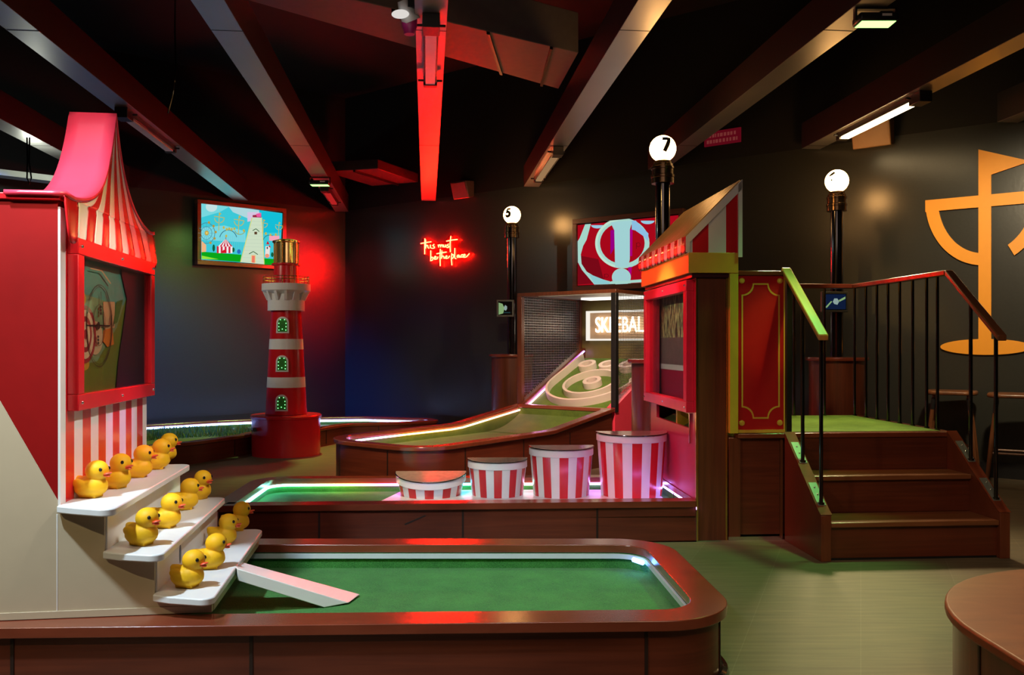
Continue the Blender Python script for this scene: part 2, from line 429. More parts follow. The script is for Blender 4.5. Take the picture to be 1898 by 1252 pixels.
def bx(k, y): return .026+1.23*(k-3)+SLOPE*y
def batten(k, y0, y1, lab, glow=None, tilt=0):
    f = Frame(bx(k, y0), y0, math.degrees(math.atan2(1, SLOPE))-90)
    l = (y1-y0)/bdir.y
    t = Thing('strip_light', lab, 'light fitting', f, (0, 0, ZB-.002), group='strip lamps under the beams')
    b = MB(); b.box(-.045, .045, 0, l, ZB-.05, ZB-.003); b.box(-.05, .05, -.13, .02, ZB-.085, ZB-.003); b.box(-.048, .048, l-.02, l+.04, ZB-.07, ZB-.003)
    t.part(b, 'housing', M['matte_black'], bevel=.004)
    b = MB(); b.box(-.033, .033, .03, l-.03, ZB-.066, ZB-.0505); t.part(b, 'diffuser', glow or M['off_led'])
    for y in (.0, l): b = MB(); b.tube([(-.085, y, ZB-.03), (.085, y, ZB-.03)], .008); t.part(b, 'bracket', M['matte_black'])
    return t
batten(1, 7.0, 8.2, 'unlit strip lamp under the beam beside the pink awning', M['off_led'])
batten(2, 10.3, 11.3, 'red lit strip lamp at the wall end of its beam, past the small green floodlight', em('red_tube', (.9, .03, .03), .5))
batten(3, 5.05, 6.1, 'pinkish strip lamp under the red lit beam', M['off_led'])
batten(4, 8.35, 9.7, 'unlit strip lamp with a painted amber reflection above the left of the two framed screens on the far wall', em('amber_reflection', (1, .55, .25), .32))  # lamp is off; the weak glow stands in for a warm reflection
batten(6, 6.55, 7.7, 'bright warm strip lamp glowing near the wall emblem', em('warm_tube', (1, .72, .36), 28))
# fold-down floodlights
def floodlight(k, y, lab, col, s=1.0, side=0):
    x = bx(k, y)+side
    t = Thing('floodlight', lab, 'floodlight', WORLD, (x, y, ZB-.002))
    b = MB(); b.box(x-.16*s, x+.16*s, y-.09*s, y+.09*s, ZB-.135*s, ZB-.065*s); t.part(b, 'housing', M['matte_black'], bevel=.012)
    b = MB(); b.box(x-.14*s, x+.14*s, y-.075*s, y+.075*s, ZB-.139*s, ZB-.1355*s); t.part(b, 'lens', em('flood_lens', col, 2.6))
    b = MB()
    for q in (-1, 1): b.box(x+q*.165*s-.006, x+q*.165*s+.006, y-.015, y+.015, ZB-.11*s, ZB-.003)
    b.box(x-.171*s, x+.171*s, y-.015, y+.015, ZB-.012, ZB-.003); t.part(b, 'bracket', M['matte_black'])
    b = MB(); b.box(x+.02*s, x+.1*s, y-.0915*s, y-.0905*s, ZB-.1*s, ZB-.08*s); t.part(b, 'rating_plate', M['white'])
    return t
fl1 = floodlight(2, 9.75, 'small green floodlight on the beam above the lighthouse', (.36, 1, .22), .7)
fl2 = floodlight(5, 4.86, 'large green floodlight at the top right of the picture', (.4, 1, .22), .68, .04)
# twin spot heads by the red beam
t = Thing('spotlight', 'pair of white spot heads on the red lit beam', 'spotlight', WORLD, (bx(3, 4.95)-.1, 4.95, ZB+.1))
x, y, z = bx(3, 4.95)-.1, 4.95, ZB+.06
b = MB(); b.lathe([(.0, 0), (.035, .0), (.05, .05), (.055, .12)], (0, 0, 0), 24)
mr = Matrix.Rotation(R(205), 3, 'X') @ Matrix.Rotation(R(20), 3, 'Y')
b.v = [mr @ v + Vector((x-.06, y, z+.02)) for v in b.v]; t.part(b, 'lamp_head', M['white'])
b = MB(); b.ball((x-.07, y-.05, z-.08), .05, .05, .02, rot=Matrix.Rotation(R(40), 3, 'X')); t.part(b, 'lens', em('spot_lens', (.9, .85, .8), .8))
b = MB(); b.lathe([(.03, 0), (.045, .05), (.045, .12), (.02, .13)], (x-.03, y+.05, z-.16), 20); t.part(b, 'magenta_head', paint('magenta_plastic', (.5, .03, .2), .3), label='magenta lower spot head')
b = MB(); b.box(x-.03, x+.025, y-.03, y+.03, z-.03, z+.06); t.part(b, 'bracket', M['matte_black'])
# the right-hand spot below the stub beam
x, y = bx(7, 6.7), 6.7
t = Thing('spotlight', 'small dark spotlight under the rightmost beam above the wall emblem', 'spotlight', WORLD, (x, y, ZB-.002))
b = MB(); b.box(x-.03, x+.03, y-.03, y+.03, ZB-.06, ZB-.003); t.part(b, 'bracket', M['matte_black'])
b = MB(); b.lathe([(.0, 0), (.045, .0), (.05, .12), (.04, .13)], (x, y, ZB-.19), 20); t.part(b, 'lamp_head', paint('navy_metal', (.02, .03, .06), .3))
# ducts
def duct(name, pts, z0, z1, lab, seams, mat=None):
    t = Thing(name, lab, 'duct', WORLD, (sum(p[0] for p in pts)/4, sum(p[1] for p in pts)/4, z0))
    b = MB(); b.prism(pts, z0, z1); t.part(b, 'casing', mat or M['duct'], bevel=.006)
    P = [Vector(p) for p in pts]; b = MB()
    for s in seams:
        a = P[0].lerp(P[1], s); c = P[3].lerp(P[2], s); d = (P[1]-P[0]).normalized()*.03
        b.extr([(a.x, a.y, z0-.025), (a.x+d.x, a.y+d.y, z0-.025), (c.x+d.x, c.y+d.y, z0-.025), (c.x, c.y, z0-.025)], (0, 0, .024))
    t.part(b, 'hanger_strap', M['matte_black'])
dz = 3.68
D1 = [tuple(on_z(-140, -190, dz)[:2]), tuple(on_z(1072, 98, dz)[:2]), tuple(on_z(1035, 165, dz)[:2]), tuple(on_z(300, -45, dz)[:2])]
duct('air_duct', D1, dz, dz+.35, 'broad air duct crossing above the red lit beam', (.62, .8, .935))
D2 = [tuple(on_z(600, 318, 3.33)[:2]), tuple(on_z(700, 313, 3.33)[:2]), tuple(on_z(775, 338, 3.33)[:2]), tuple(on_z(690, 345, 3.33)[:2])]
duct('air_duct', D2, 3.33, 3.45, 'small boxed air duct above the room corner', (.55,), paint('duct_dark', (.05, .03, .03), .6))
# hanging cables
def cable(pts, lab):
    b = MB(); b.tube(pts, .006, 6); single(b, 'hanging_cable', M['gloss_black'], lab, 'cable', anchor=tuple(pts[0]), group=None)
cable([at(325, -30, 6.0), at(324, 60, 6.0), at(326, 130, 6.0), at(320, 175, 6.0), at(311, 210, 6.0)], 'loose black cable hanging from the ceiling between the two left beams')
cable([at(50, 255, 6.2), at(51, 300, 6.2), at(50, 330, 6.2), at(55, 342, 6.2), at(58, 330, 6.2), at(54, 300, 6.2), at(55, 255, 6.2)], 'looped black cable hanging behind the pink awning')
# wall speakers / boxes above the grey paint
def wallbox(px, py, w, h, d, lab, name, mat, zrot=0, cat='speaker'):
    p = on_plane(px, py, NR, DR)
    f = Frame(p.x, p.y, -36.87)
    t = Thing(name, lab, cat, f, (0, 0, p.z))
    b = MB(); b.extr([(-w/2, -.002, p.z-h/2), (-w/2, -d*.6, p.z-h/2-.03), (-w/2, -d, p.z+h/2-.02), (-w/2, -.002, p.z+h/2)], (w, 0, 0)); t.part(b, 'cabinet', mat, bevel=.01)
    b = MB(); b.extr([(-w/2+.02, -d*.6-.004, p.z-h/2), (-w/2+.02, -d*.62-.004, p.z-h/2), (-w/2+.02, -d-.002, p.z+h/2-.04), (-w/2+.02, -d+.002, p.z+h/2-.04)], (w-.04, 0, 0)); t.part(b, 'grille', mat)
    return t
wallbox(1622, 248, .34, .24, .2, 'tan speaker box high on the wall under the bright strip lamp', 'speaker', paint('tan_speaker', (.3, .16, .07), .5))
wallbox(865, 352, .26, .2, .18, 'small dark red speaker high on the wall above the neon sign', 'speaker', paint('dark_speaker', (.12, .05, .05), .5))
# small red notice high on the wall
p = on_plane(1340, 255, NR, DR); f = Frame(p.x, p.y, -36.87)
t = Thing('notice_sign', 'small red notice sign high on the wall right of the globe lamp marked 7', 'sign', f, (0, 0, p.z))
b = MB(); b.box(-.2, .2, -.02, -.002, p.z-.075, p.z+.075); t.part(b, 'board', em('notice_red', (.16, .004, .012), .55))
rs = random.Random(3)
for zz in (.028, -.032):
    xx = -.17; b = MB()
    while xx < .16:
        wd = rs.uniform(.012, .03); b.box(xx, min(xx+wd, .175), -.0215, -.0205, p.z+zz-.018, p.z+zz+.018); xx += wd+rs.uniform(.008, .016)
    t.part(b, 'lettering', em('notice_text', (.3, .05, .045), .5))
# white bulkhead glimpsed at far left
b = MB(); a = at(-60, 306, 8.6); c = at(120, 328, 8.9)
b.extr([a, c, c+Vector((0, .25, 0)), a+Vector((0, .25, 0))], (0, 0, -.06)); a2 = a+Vector((.35, .2, -.06)); c2 = c+Vector((0, .2, -.06))
b.extr([a2+Vector((1.0, 0, 0)), c2, c2-Vector((0, 0, .2)), a2+Vector((.65, 0, -.17))], (0, .05, 0))
single(b, 'bulkhead_panel', paint('pale_panel', (.5, .53, .48), .5), 'pale bulkhead panel glimpsed behind the pink awning at the left edge', 'panel', anchor=tuple(a))

# ------------------------------------------------------------------ framed screens on the walls
def framed_tv(name, lab, n, d, quad_px, fw, depth, woodm):
    """quad_px: left x, right x, top y and bottom y at the left edge; the frame is truly rectangular on its wall"""
    lx, rx, ty, by = quad_px
    tl = on_plane(lx, ty, n, d+depth); bl = on_plane(lx, by, n, d+depth); tr = on_plane(rx, ty, n, d+depth)
    ex = Vector((tr.x-tl.x, tr.y-tl.y, 0)); W = ex.length; ex.normalize(); H = tl.z-bl.z
    fr = Frame(bl.x-n.x*depth, bl.y-n.y*depth, math.degrees(math.atan2(ex.y, ex.x)))     # local y < 0 is towards the room
    z0 = bl.z
    t = Thing(name, lab, 'screen', fr, (W/2, 0, z0), group='framed screens')
    b = MB()
    for q in ((0, W, z0, z0+fw), (0, W, z0+H-fw, z0+H), (0, fw, z0+fw, z0+H-fw), (W-fw, W, z0+fw, z0+H-fw)):
        b.box(q[0], q[1], -depth, -.002, q[2], q[3])
    t.part(b, 'frame', woodm, bevel=.004)
    b = MB(); b.box(fw, W-fw, -depth+.03, -.002, z0+fw, z0+H-fw); t.part(b, 'bezel', M['gloss_black'])
    return t, fr, W, H, z0
def E(r, g, b, s=1.0):
    k = 'px_%d_%d_%d_%s' % (r, g, b, s)
    if k not in M: M[k] = em('picture_%d_%d_%d' % (r, g, b), lin((r, g, b)), s)
    return M[k]
def add_pic(t, pic, name, parent=None, label=None):
    f = t.fr; pic.mb.v = [f.l(v) for v in pic.mb.v]
    return t.part(pic.mb, name, pic.mats, parent, label)
# fairground picture
t, fr, W, H, z0 = framed_tv('framed_screen', 'wood framed screen showing a bright cartoon fairground, behind the lighthouse', NL, DL, (366, 531, 369, 490), .05, .11, wood('screen_frame', (.14, .05, .015, 1), (.28, .1, .03, 1), (3, 3, 20), .4))
S = Pic(NL, DL+.083, 360, 360, 8.944)
sky, sky2, cloud = E(60, 200, 215), E(20, 190, 215), E(175, 215, 220)
S.poly([(112, 132), (1462, 318), (1420, 1180), (100, 1085)], sky)
S.poly([(1075, 270), (1462, 325), (1440, 640), (1085, 640)], sky2)
S.poly([(112, 132), (600, 200), (420, 300), (112, 390)], E(120, 215, 222)); S.disc(285, 210, 95, 85, E(195, 225, 225))
S.poly([(560, 195), (1075, 268), (1075, 330), (880, 400), (640, 300)], cloud); S.poly([(880, 300), (1080, 300), (1080, 420), (880, 460)], E(215, 195, 225))
S.poly([(112, 560), (500, 520), (850, 620), (850, 800), (112, 760)], E(120, 215, 225))
for x in range(430, 830, 34): S.line([(x, 690), (x, 960)], 6, E(120, 200, 215))
gd = E(195, 180, 75)
for (x, y, s) in ((410, 380, 1.0), (735, 430, 1.0), (1140, 480, .8), (1395, 520, .75)):        # gold emblems on poles
    S.line([(x, y-70*s), (x-10, y+230*s)], 12*s, gd); S.line([(x-85*s, y-10*s), (x+85*s, y+15*s)], 12*s, gd)
    S.arc(x, y+20*s, 85*s, 85*s, 12*s, gd, 0, 80); S.arc(x, y+20*s, 85*s, 85*s, 12*s, gd, 100, 180); S.poly([(x, y-75*s), (x+35*s, y-50*s), (x, y-25*s)], gd)
S.arc(190, 650, 145, 175, 10, E(70, 130, 150)); S.arc(190, 650, 95, 110, 8, E(70, 130, 150))
for a in range(0, 360, 30): S.line([(190, 650), (190+140*math.cos(R(a)), 650+170*math.sin(R(a)))], 4, E(90, 150, 165))
for a in range(-75, 100, 35): S.disc(190+150*math.cos(R(a)), 650+180*math.sin(R(a)), 20, 22, E(180, 150, 60), 12)
S.disc(190, 650, 34, 40, E(190, 160, 60)); S.disc(190, 650, 18, 22, E(230, 205, 110))
S.arc(545, 760, 150, 165, 12, E(55, 110, 130), 195, 345); S.arc(740, 600, 90, 80, 12, E(150, 160, 80), 10, 170); S.arc(1230, 780, 110, 100, 10, E(55, 110, 130), 190, 340)
for x, y in ((470, 560), (520, 590), (560, 580), (600, 590), (645, 580), (510, 700), (800, 610), (1165, 660), (1240, 685), (1330, 680)): S.disc(x, y, 18, 24, gd, 10)
gr = E(10, 165, 25)
S.poly([(100, 960), (760, 1010), (740, 1130), (100, 1080)], gr); S.poly([(1130, 1070), (1424, 1090), (1420, 1180), (1130, 1172)], gr)
S.poly([(100, 1025), (380, 1085), (100, 1082)], E(150, 225, 60)); S.poly([(100, 780), (175, 850), (175, 960), (100, 970)], E(240, 180, 130))
for x, y, h in ((300, 960, 120), (375, 960, 100), (625, 970, 80), (1268, 1050, 80)): S.disc(x, y-h/2, 22, h/2, E(15, 95, 60), 14)
for k in range(8): S.poly([(350+k*32, 870), (382+k*32, 870), (382+k*32, 985), (350+k*32, 985)], E(245, 235, 235) if k % 2 else E(205, 35, 60))   # striped tent
for k in range(8): S.poly([(495, 750), (365+k*30, 875), (395+k*30, 875)], E(200, 30, 60) if k % 2 else E(250, 235, 235))
S.disc(468, 985, 35, 55, E(215, 20, 35), 20, 180, 360); S.line([(495, 720), (495, 760)], 8, E(120, 60, 60))
S.disc(710, 960, 32, 38, E(40, 110, 190), 14); S.poly([(1210, 700), (1380, 700), (1380, 780), (1210, 780)], E(245, 165, 185))
S.poly([(1150, 870), (1225, 870), (1215, 1050), (1140, 1050)], E(235, 225, 220)); S.poly([(1160, 840), (1185, 780), (1215, 840)], E(200, 30, 45)); S.poly([(1200, 880), (1215, 850), (1240, 900)], E(200, 30, 45)); S.disc(1178, 900, 12, 20, E(60, 60, 70), 10); S.disc(1175, 1030, 35, 35, E(240, 150, 120), 12)
S.poly([(930, 400), (1080, 400), (1130, 1172), (735, 1135)], E(205, 222, 195)); S.line([(925, 400), (735, 1135)], 14, E(215, 215, 120)); S.line([(1085, 400), (1125, 1170)], 12, E(215, 215, 120))
for yy in range(460, 1130, 60): S.line([(925-(yy-400)*.24, yy), (1083+(yy-400)*.06, yy+8)], 3, E(175, 195, 180))
S.poly([(930, 360), (1075, 345), (1075, 400), (930, 395)], E(150, 40, 60)); S.poly([(985, 340), (1070, 320), (1070, 390), (1000, 390)], E(235, 90, 160))
S.line([(930, 615), (985, 585), (1040, 632)], 12, E(40, 90, 50)); S.poly([(958, 635), (1003, 635), (1003, 678), (958, 678)], E(90, 60, 40)); S.line([(870, 1000), (940, 960), (1015, 1010)], 12, E(40, 90, 50))
S.poly([(905, 1020), (978, 1020), (978, 1148), (905, 1140)], E(235, 200, 130)); S.poly([(918, 1030), (965, 1030), (962, 1148), (915, 1142)], E(240, 120, 100))
add_pic(t, S, 'screen')
# ball-ramp picture
t, fr, W, H, z0 = framed_tv('framed_screen', 'wood framed screen with a big white ring on red, above the caged ball ramp', NR, DR, (1061, 1266, 407, 540), .055, .09, wood('screen_frame_red', (.09, .025, .01, 1), (.17, .05, .02, 1), (3, 3, 20), .4))
S = Pic(NR, DR+.064, 1040, 380, 6.955)
mint, blue, red_, rd2 = E(165, 212, 200), E(150, 200, 225), E(165, 8, 26), E(120, 8, 22)
S.poly([(215, 262), (1540, 130), (1540, 985), (215, 1040)], red_)
S.poly([(215, 650), (480, 700), (560, 1000), (215, 1030)], rd2)
S.poly([(310, 252), (385, 245), (330, 450), (285, 530), (255, 640), (265, 760), (330, 860), (450, 935), (640, 990), (1050, 960), (1400, 820), (1400, 900), (1100, 995), (640, 1022), (430, 1028), (270, 840), (218, 740), (215, 470), (240, 430)], mint)
S.poly([(360, 890), (640, 1000), (620, 1020), (430, 1026)], E(140, 200, 205))
S.disc(468, 262, 80, 42, blue, 20, 0, 180); S.disc(1118, 205, 88, 44, blue, 20, 0, 180)
S.arc(792, 495, 350, 325, 62, mint); S.arc(792, 495, 350, 325, 30, E(190, 225, 205), 100, 260)
S.poly([(640, 330), (690, 322), (688, 560), (640, 640)], E(150, 0, 130)); S.poly([(880, 310), (925, 325), (920, 660), (880, 665)], E(170, 0, 125)); S.poly([(870, 805), (915, 800), (905, 940), (870, 900)], E(170, 0, 125))
S.poly([(640, 225), (925, 200), (890, 320), (890, 700), (870, 800), (700, 805), (690, 330)], E(160, 208, 210)); S.poly([(915, 205), (965, 203), (1130, 370), (1125, 470), (1060, 400), (960, 330), (915, 320)], E(140, 190, 225))
S.arc(1000, 515, 28, 30, 8, rd2); S.line([(975, 490), (975, 570)], 9, rd2); S.arc(590, 915, 30, 26, 8, rd2); S.line([(565, 890), (560, 960)], 9, rd2)
S.disc(783, 935, 122, 115, mint); S.disc(783, 935, 112, 105, E(160, 205, 208))
S.poly([(655, 985), (905, 980), (905, 1012), (655, 1022)], mint)
add_pic(t, S, 'screen')
b = MB(); b.box(W*.4, W*.4+.05, -.03, -.002, z0-.25, z0-.002); t.part(b, 'cable_trunk', M['matte_black'])

# ------------------------------------------------------------------ neon script
NEON = [[(245, 310), (238, 500), (240, 715)], [(140, 440), (270, 415), (405, 395)], [(262, 340), (262, 570)], [(262, 545), (290, 482), (318, 492), (325, 550), (352, 562)], [(388, 470), (382, 540), (412, 562)],
 [(482, 460), (442, 495), (488, 522), (490, 556), (430, 566)], [(585, 470), (600, 540)], [(600, 505), (628, 466), (650, 495), (650, 540)], [(652, 505), (680, 466), (702, 495), (706, 538)], [(725, 470), (730, 528), (768, 532), (782, 470)], [(782, 470), (792, 534)],
 [(855, 450), (815, 488), (862, 512), (852, 545), (808, 545)], [(912, 250), (892, 450), (900, 660)], [(800, 380), (940, 350), (1085, 335)],
 [(395, 620), (392, 890)], [(395, 835), (430, 782), (456, 818), (442, 868), (395, 885)], [(480, 832), (540, 792), (512, 765), (480, 800), (492, 852), (560, 838), (582, 780)],
 [(642, 580), (632, 760), (640, 1020)], [(545, 705), (680, 680), (800, 660)], [(682, 620), (672, 832)], [(674, 800), (702, 760), (730, 772), (736, 828), (770, 812)], [(770, 812), (820, 772), (800, 750), (770, 790), (790, 832), (850, 812), (882, 760)],
 [(935, 690), (925, 850), (940, 1000)], [(935, 742), (975, 722), (990, 768), (962, 820), (930, 832)], [(1015, 560), (1010, 820), (1050, 832)], [(1130, 742), (1082, 742), (1072, 790), (1100, 802), (1134, 748), (1136, 800), (1172, 790)],
 [(1218, 722), (1176, 742), (1172, 790), (1222, 788)], [(1222, 785), (1290, 742), (1262, 712), (1225, 752), (1240, 800), (1310, 790), (1390, 700)]]
def zneon(x, y, off): return on_plane(770+x/13.908, 420+y/13.908, NR, DR+off)
c = zneon(760, 640, .03); t = Thing('neon_sign', 'red neon script sign reading this must be the place on the dark wall', 'neon sign', WORLD, tuple(c))
outl = [(130, 410), (205, 300), (290, 300), (330, 372), (430, 380), (560, 435), (760, 400), (800, 330), (885, 225), (955, 230), (985, 300), (1095, 300), (1112, 500), (1165, 680), (1400, 670), (1405, 760), (1330, 835), (1050, 860), (985, 1000), (900, 1005), (880, 870), (690, 870), (665, 1040), (600, 1035), (590, 885), (370, 905), (350, 745), (215, 755), (200, 480), (130, 475)]
b = MB(); b.extr([zneon(x, y, .025) for x, y in outl], NR*.005); bp_ = t.part(b, 'acrylic_backing', M['plexi'])
for q in ((250, 420), (1060, 340), (650, 900), (1300, 740)): b = MB(); b.tube([zneon(*q, .001), zneon(*q, .0245)], .006, 8); t.part(b, 'standoff', M['chrome'], bp_)
neonm = em('neon_red', (1.0, .0032, .001), 560)
b = MB()
for s in NEON:
    pts = [zneon(x, y, .042) for x, y in s]
    if len(pts) > 2:                                                     # soften the bends
        q = [pts[0]]
        for i in range(1, len(pts)-1): q += [pts[i].lerp(pts[i-1], .3), pts[i].lerp(pts[i-1], .1)*.5+pts[i].lerp(pts[i+1], .1)*.5, pts[i].lerp(pts[i+1], .3)]
        pts = q+[pts[-1]]
    b.tube(pts, .0062, 8)
t.part(b, 'glowing_tube', neonm)

# ------------------------------------------------------------------ golden emblem on the wall
ZL = lambda x, y, off=.0: on_plane(1690+x/3.053, 270+y/3.053, NR, DR+off)
o = ZL(418, 640); ex = Vector((.8, -.6, 0))
def LE(x, y): q = ZL(x, y)-o; return (q.dot(ex), q.z)
def ev(a, z, off): return o+ex*a+Vector((0, 0, z))+NR*off
t = Thing('wall_emblem', 'large goldenrod golf hole emblem with pole, flag and cup on the dark wall', 'emblem', WORLD, tuple(o))
pw = LE(380, 500)[0]; pe = LE(452, 500)[0]; hw = (pe-pw)/2; pc = (pw+pe)/2
zt = LE(380, 25)[1]; zf0 = LE(448, 168)[1]; zb1 = LE(380, 285)[1]; zb0 = LE(380, 352)[1]; xl = LE(80, 312)[0]; Rb = pc-xl
zc = (zb1); Ro = Rb; bar = zb1-zb0
arc_bot_o = LE(385, 680)[1]; arc_bot_i = LE(385, 612)[1]
b = MB(); th = .022; lo = .006
def plate(pts, off=0): b.extr([ev(x, z, lo+off) for x, z in pts], NR*th)
zbase = LE(420, 1140)[1]
plate([(pw, zbase), (pe, zbase), (pe, zf0), (pw, zf0)])                                            # pole
plate([(pw, zf0), (pw, zt), LE(675, 91), (pe, zf0)], .0003)             # flag
plate([(xl, zb1), (xl, zb0), (2*pc-xl, zb0), (2*pc-xl, zb1)], .0006)                                 # cross bar
vr = zb1-arc_bot_o; vri = zb1-arc_bot_i
def arcplate(a0, a1, n=20):
    for k in range(n):
        q = []
        for a in (a0+(a1-a0)*k/n, a0+(a1-a0)*(k+1)/n): q.append(R(a))
        p4 = [(pc+Ro*math.cos(q[0]), zb1+vr*math.sin(q[0])), (pc+Ro*math.cos(q[1]), zb1+vr*math.sin(q[1])), (pc+(Ro-bar)*math.cos(q[1]), zb1+vri*math.sin(q[1])), (pc+(Ro-bar)*math.cos(q[0]), zb1+vri*math.sin(q[0]))]
        plate(p4, .0009)
arcplate(180, 270); arcplate(-62, 0, 14)
el = LE(165, 1140)[0]; eh = (LE(420, 1095)[1]-LE(420, 1185)[1])/2; ex_c = pc
plate([(ex_c+(ex_c-el)*math.cos(2*PI*k/40), zbase+eh*math.sin(2*PI*k/40)) for k in range(40)], .0012)
t.part(b, 'emblem_plate', M['logo'])
# ------------------------------------------------------------------ mini golf greens
def course(t, outer, rw, rz, tz, turf, led, seams, lip=.035, led_z=.03, kick=True, lw=.012, openx=None):
    def offset(poly, d, o_=globals()['offset']):
        q = o_(poly, d)
        return [(x if openx is None or x < openx else p[0]-d*.002, y) for (x, y), p in zip(q, poly)]
    """timber kerb with polished cap, turf bed, LED tape under the inner lip"""
    b = MB(); b.ring(offset(outer, .022), offset(outer, rw-.012), .0, rz-lip); seam_boxes(b, offset(outer, .022), seams, .02, rz-lip-.004, 1, w=.011)
    base = t.part(b, 'kerb_panel', [M['wood'], M['dark']])
    b = MB(); b.ring(outer, offset(outer, rw), rz-lip, rz); t.part(b, 'kerb_cap', M['rim'], bevel=.008)
    if kick:
        b = MB(); b.tube([(x, y, .022) for x, y in offset(outer, .012)], .02, 8, True); t.part(b, 'bumper_rail', M['gloss_black'])
    b = MB(); b.prism(offset(outer, rw-.010), .005, tz); b.ring(offset(outer, rw-.011), offset(outer, rw-.004), tz, rz-lip-.002)
    t.part(b, 'turf', turf)
    if led:
        b = MB(); b.ring(offset(outer, rw-.003), offset(outer, rw+.008), rz-lip-led_z, rz-lip-led_z+lw); t.part(b, 'led_strip', led)
# front green
OA = rounded([(-2.3, 2.69), (.765, 2.79), (.70, 3.97), (-2.3, 3.97)], [.02, .26, .26, .02], 10)
tA = Thing('golf_green', 'front mini golf green with polished kerb, under the yellow ducks', 'golf green', WORLD, (-.7, 3.3, 0), group='mini golf greens')
course(tA, OA, .125, .26, .155, M['turf'], M['off_led'], (.7, 1.45, 2.72, 3.05, 3.4, 4.2), led_z=.025, lw=.02)
bluelit = em('led_blue', (.12, .3, 1.0), 16)
for px, py, l in ((660, 1021, .05), (1184, 1040, .04)):
    p = on_z(px, py, .213); b = MB(); b.box(p.x-l, p.x+l, p.y-.02, p.y+.0, .201, .221) if px < 900 else b.tube([p+Vector((-.02, .02, 0)), p+Vector((.012, -.035, 0))], .011, 8)
    tA.part(b, 'lit_led', bluelit, label='blue glowing LED in the milky strip')
# middle green with the tubs
OB = rounded([(-1.70, 4.88), (1.078, 5.03), (1.006, 6.06), (-1.76, 5.98)], [.06, .01, .01, .24], 10)
tB = Thing('golf_green', 'middle mini golf green holding the row of striped tubs', 'golf green', WORLD, (-.3, 5.4, 0), group='mini golf greens')
ledB = em_ramp('led_rainbow', 0, -1.8, 1.0, [(0, (.9, .35, .1)), (.03, (1, .5, .25)), (.1, (.25, .5, .95)), (.2, (.2, .85, .7)), (.3, (.55, .85, .35)), (.36, (.9, .5, .15)), (.42, (1, .12, .25)), (.5, (.6, .15, .9)), (.6, (.1, .5, 1)), (.72, (.1, .9, .7)), (.82, (.9, .3, .5)), (1, (.5, .25, 1))], 17)
course(tB, OB, .11, .24, .148, M['turf'], ledB, (.6, 1.42, 2.2, 3.3, 4.2, 5.0), led_z=.016, lw=.014, openx=.86, kick=False)
b = MB(); b.prism([(-.92, 5.12), (.98, 5.2), (.98, 5.93), (-.74, 5.93)], .1485, .156); tB.part(b, 'white_base_board', M['white'], label='white board under the tubs')
b = MB(); b.extr([(-.62, 4.958, .122), (-.50, 4.965, .172), (-.494, 4.965, .166), (-.612, 4.958, .115)], (0, .014, 0)); tB.part(b, 'splinter', M['dark'], label='dark gouge in the kerb panel')
# rear green round the lighthouse
OC0 = [(-4.6, 7.2), (-3.55, 7.75), (-3.06, 8.33), (-2.757, 9.0), 'ARC', (-1.95, 10.25), (-1.35, 10.42), (-.85, 10.72), (-1.05, 11.05), (-1.9, 11.35), (-2.9, 11.2), (-3.7, 10.75), (-4.9, 9.75), (-6.0, 8.75), (-5.6, 7.6)]
arcC = [(-2.38+.372*math.cos(R(a)), 9.1+.372*math.sin(R(a))) for a in range(190, 60, -12)]
kA = OC0.index('ARC'); radC = [.3]*(kA-1)+[0]+[0]*len(arcC)+[.2]+[.3]*(len(OC0)-kA-2)
OC0 = OC0[:kA]+arcC+OC0[kA+1:]; OC = rounded(OC0, radC, 5)
tC = Thing('golf_green', 'rear mini golf green curving past the lighthouse with shaggy turf', 'golf green', WORLD, (-3, 10, 0), group='mini golf greens')
ledC = em_ramp('led_ice', 0, -5.5, -.8, [(0, (.5, .8, 1)), (.25, (.15, .55, .9)), (.45, (.5, .8, 1)), (.6, (.12, .25, 1)), (1, (.3, .45, 1))], 13)
course(tC, OC, .12, .215, .12, M['turf_olive'], ledC, (.9, 1.75, 2.6, 3.3, 4.0, 4.8), led_z=.02, lw=.022, kick=False)
rs = random.Random(5); b = MB()                                          # shaggy long turf
for k in range(5200):
    s = rs.random(); w = rs.uniform(-.55, .4)
    p = Vector((-4.75+2.1*s, 9.05+1.35*s, .118)) + Vector((.54, -.84, 0))*(w + .22*math.sin(s*9))
    if w > .25 and s < .45: continue
    h = rs.uniform(.05, .1)*(1 if w < .1 else .7); a = rs.uniform(0, PI); d = Vector((math.cos(a), math.sin(a), 0))*.006
    l = Vector((rs.uniform(-.025, .025), rs.uniform(-.025, .025), h)); i = [b.vert(p-d), b.vert(p+d), b.vert(p+l)]; b.face(i)
o = tC.part(b, 'long_turf', M['turf_olive']); o['kind'] = 'stuff'
# rounded wooden kerb end cut by the right edge of the picture
OD = rounded([(1.43, 1.6), (3.2, 1.6), (3.2, 3.45), (1.43, 3.45)], [.05, .05, .62, .78], 14)
t = Thing('kerb_end', 'rounded wooden kerb end at the lower right corner of the picture', 'golf green', WORLD, (2.2, 2.6, 0))
b = MB(); b.prism(offset(OD, .025), 0, .225); seam_boxes(b, offset(OD, .025), (3.6, 4.6, 5.4), .02, .22, 1); t.part(b, 'kerb_panel', [M['woodv'], M['dark']])
b = MB(); b.prism(OD, .225, .262); t.part(b, 'kerb_cap', wood('orange_cap', (.2, .05, .011, 1), (.34, .1, .024, 1), (2.5, 9, 9), .5, .0), bevel=.009)

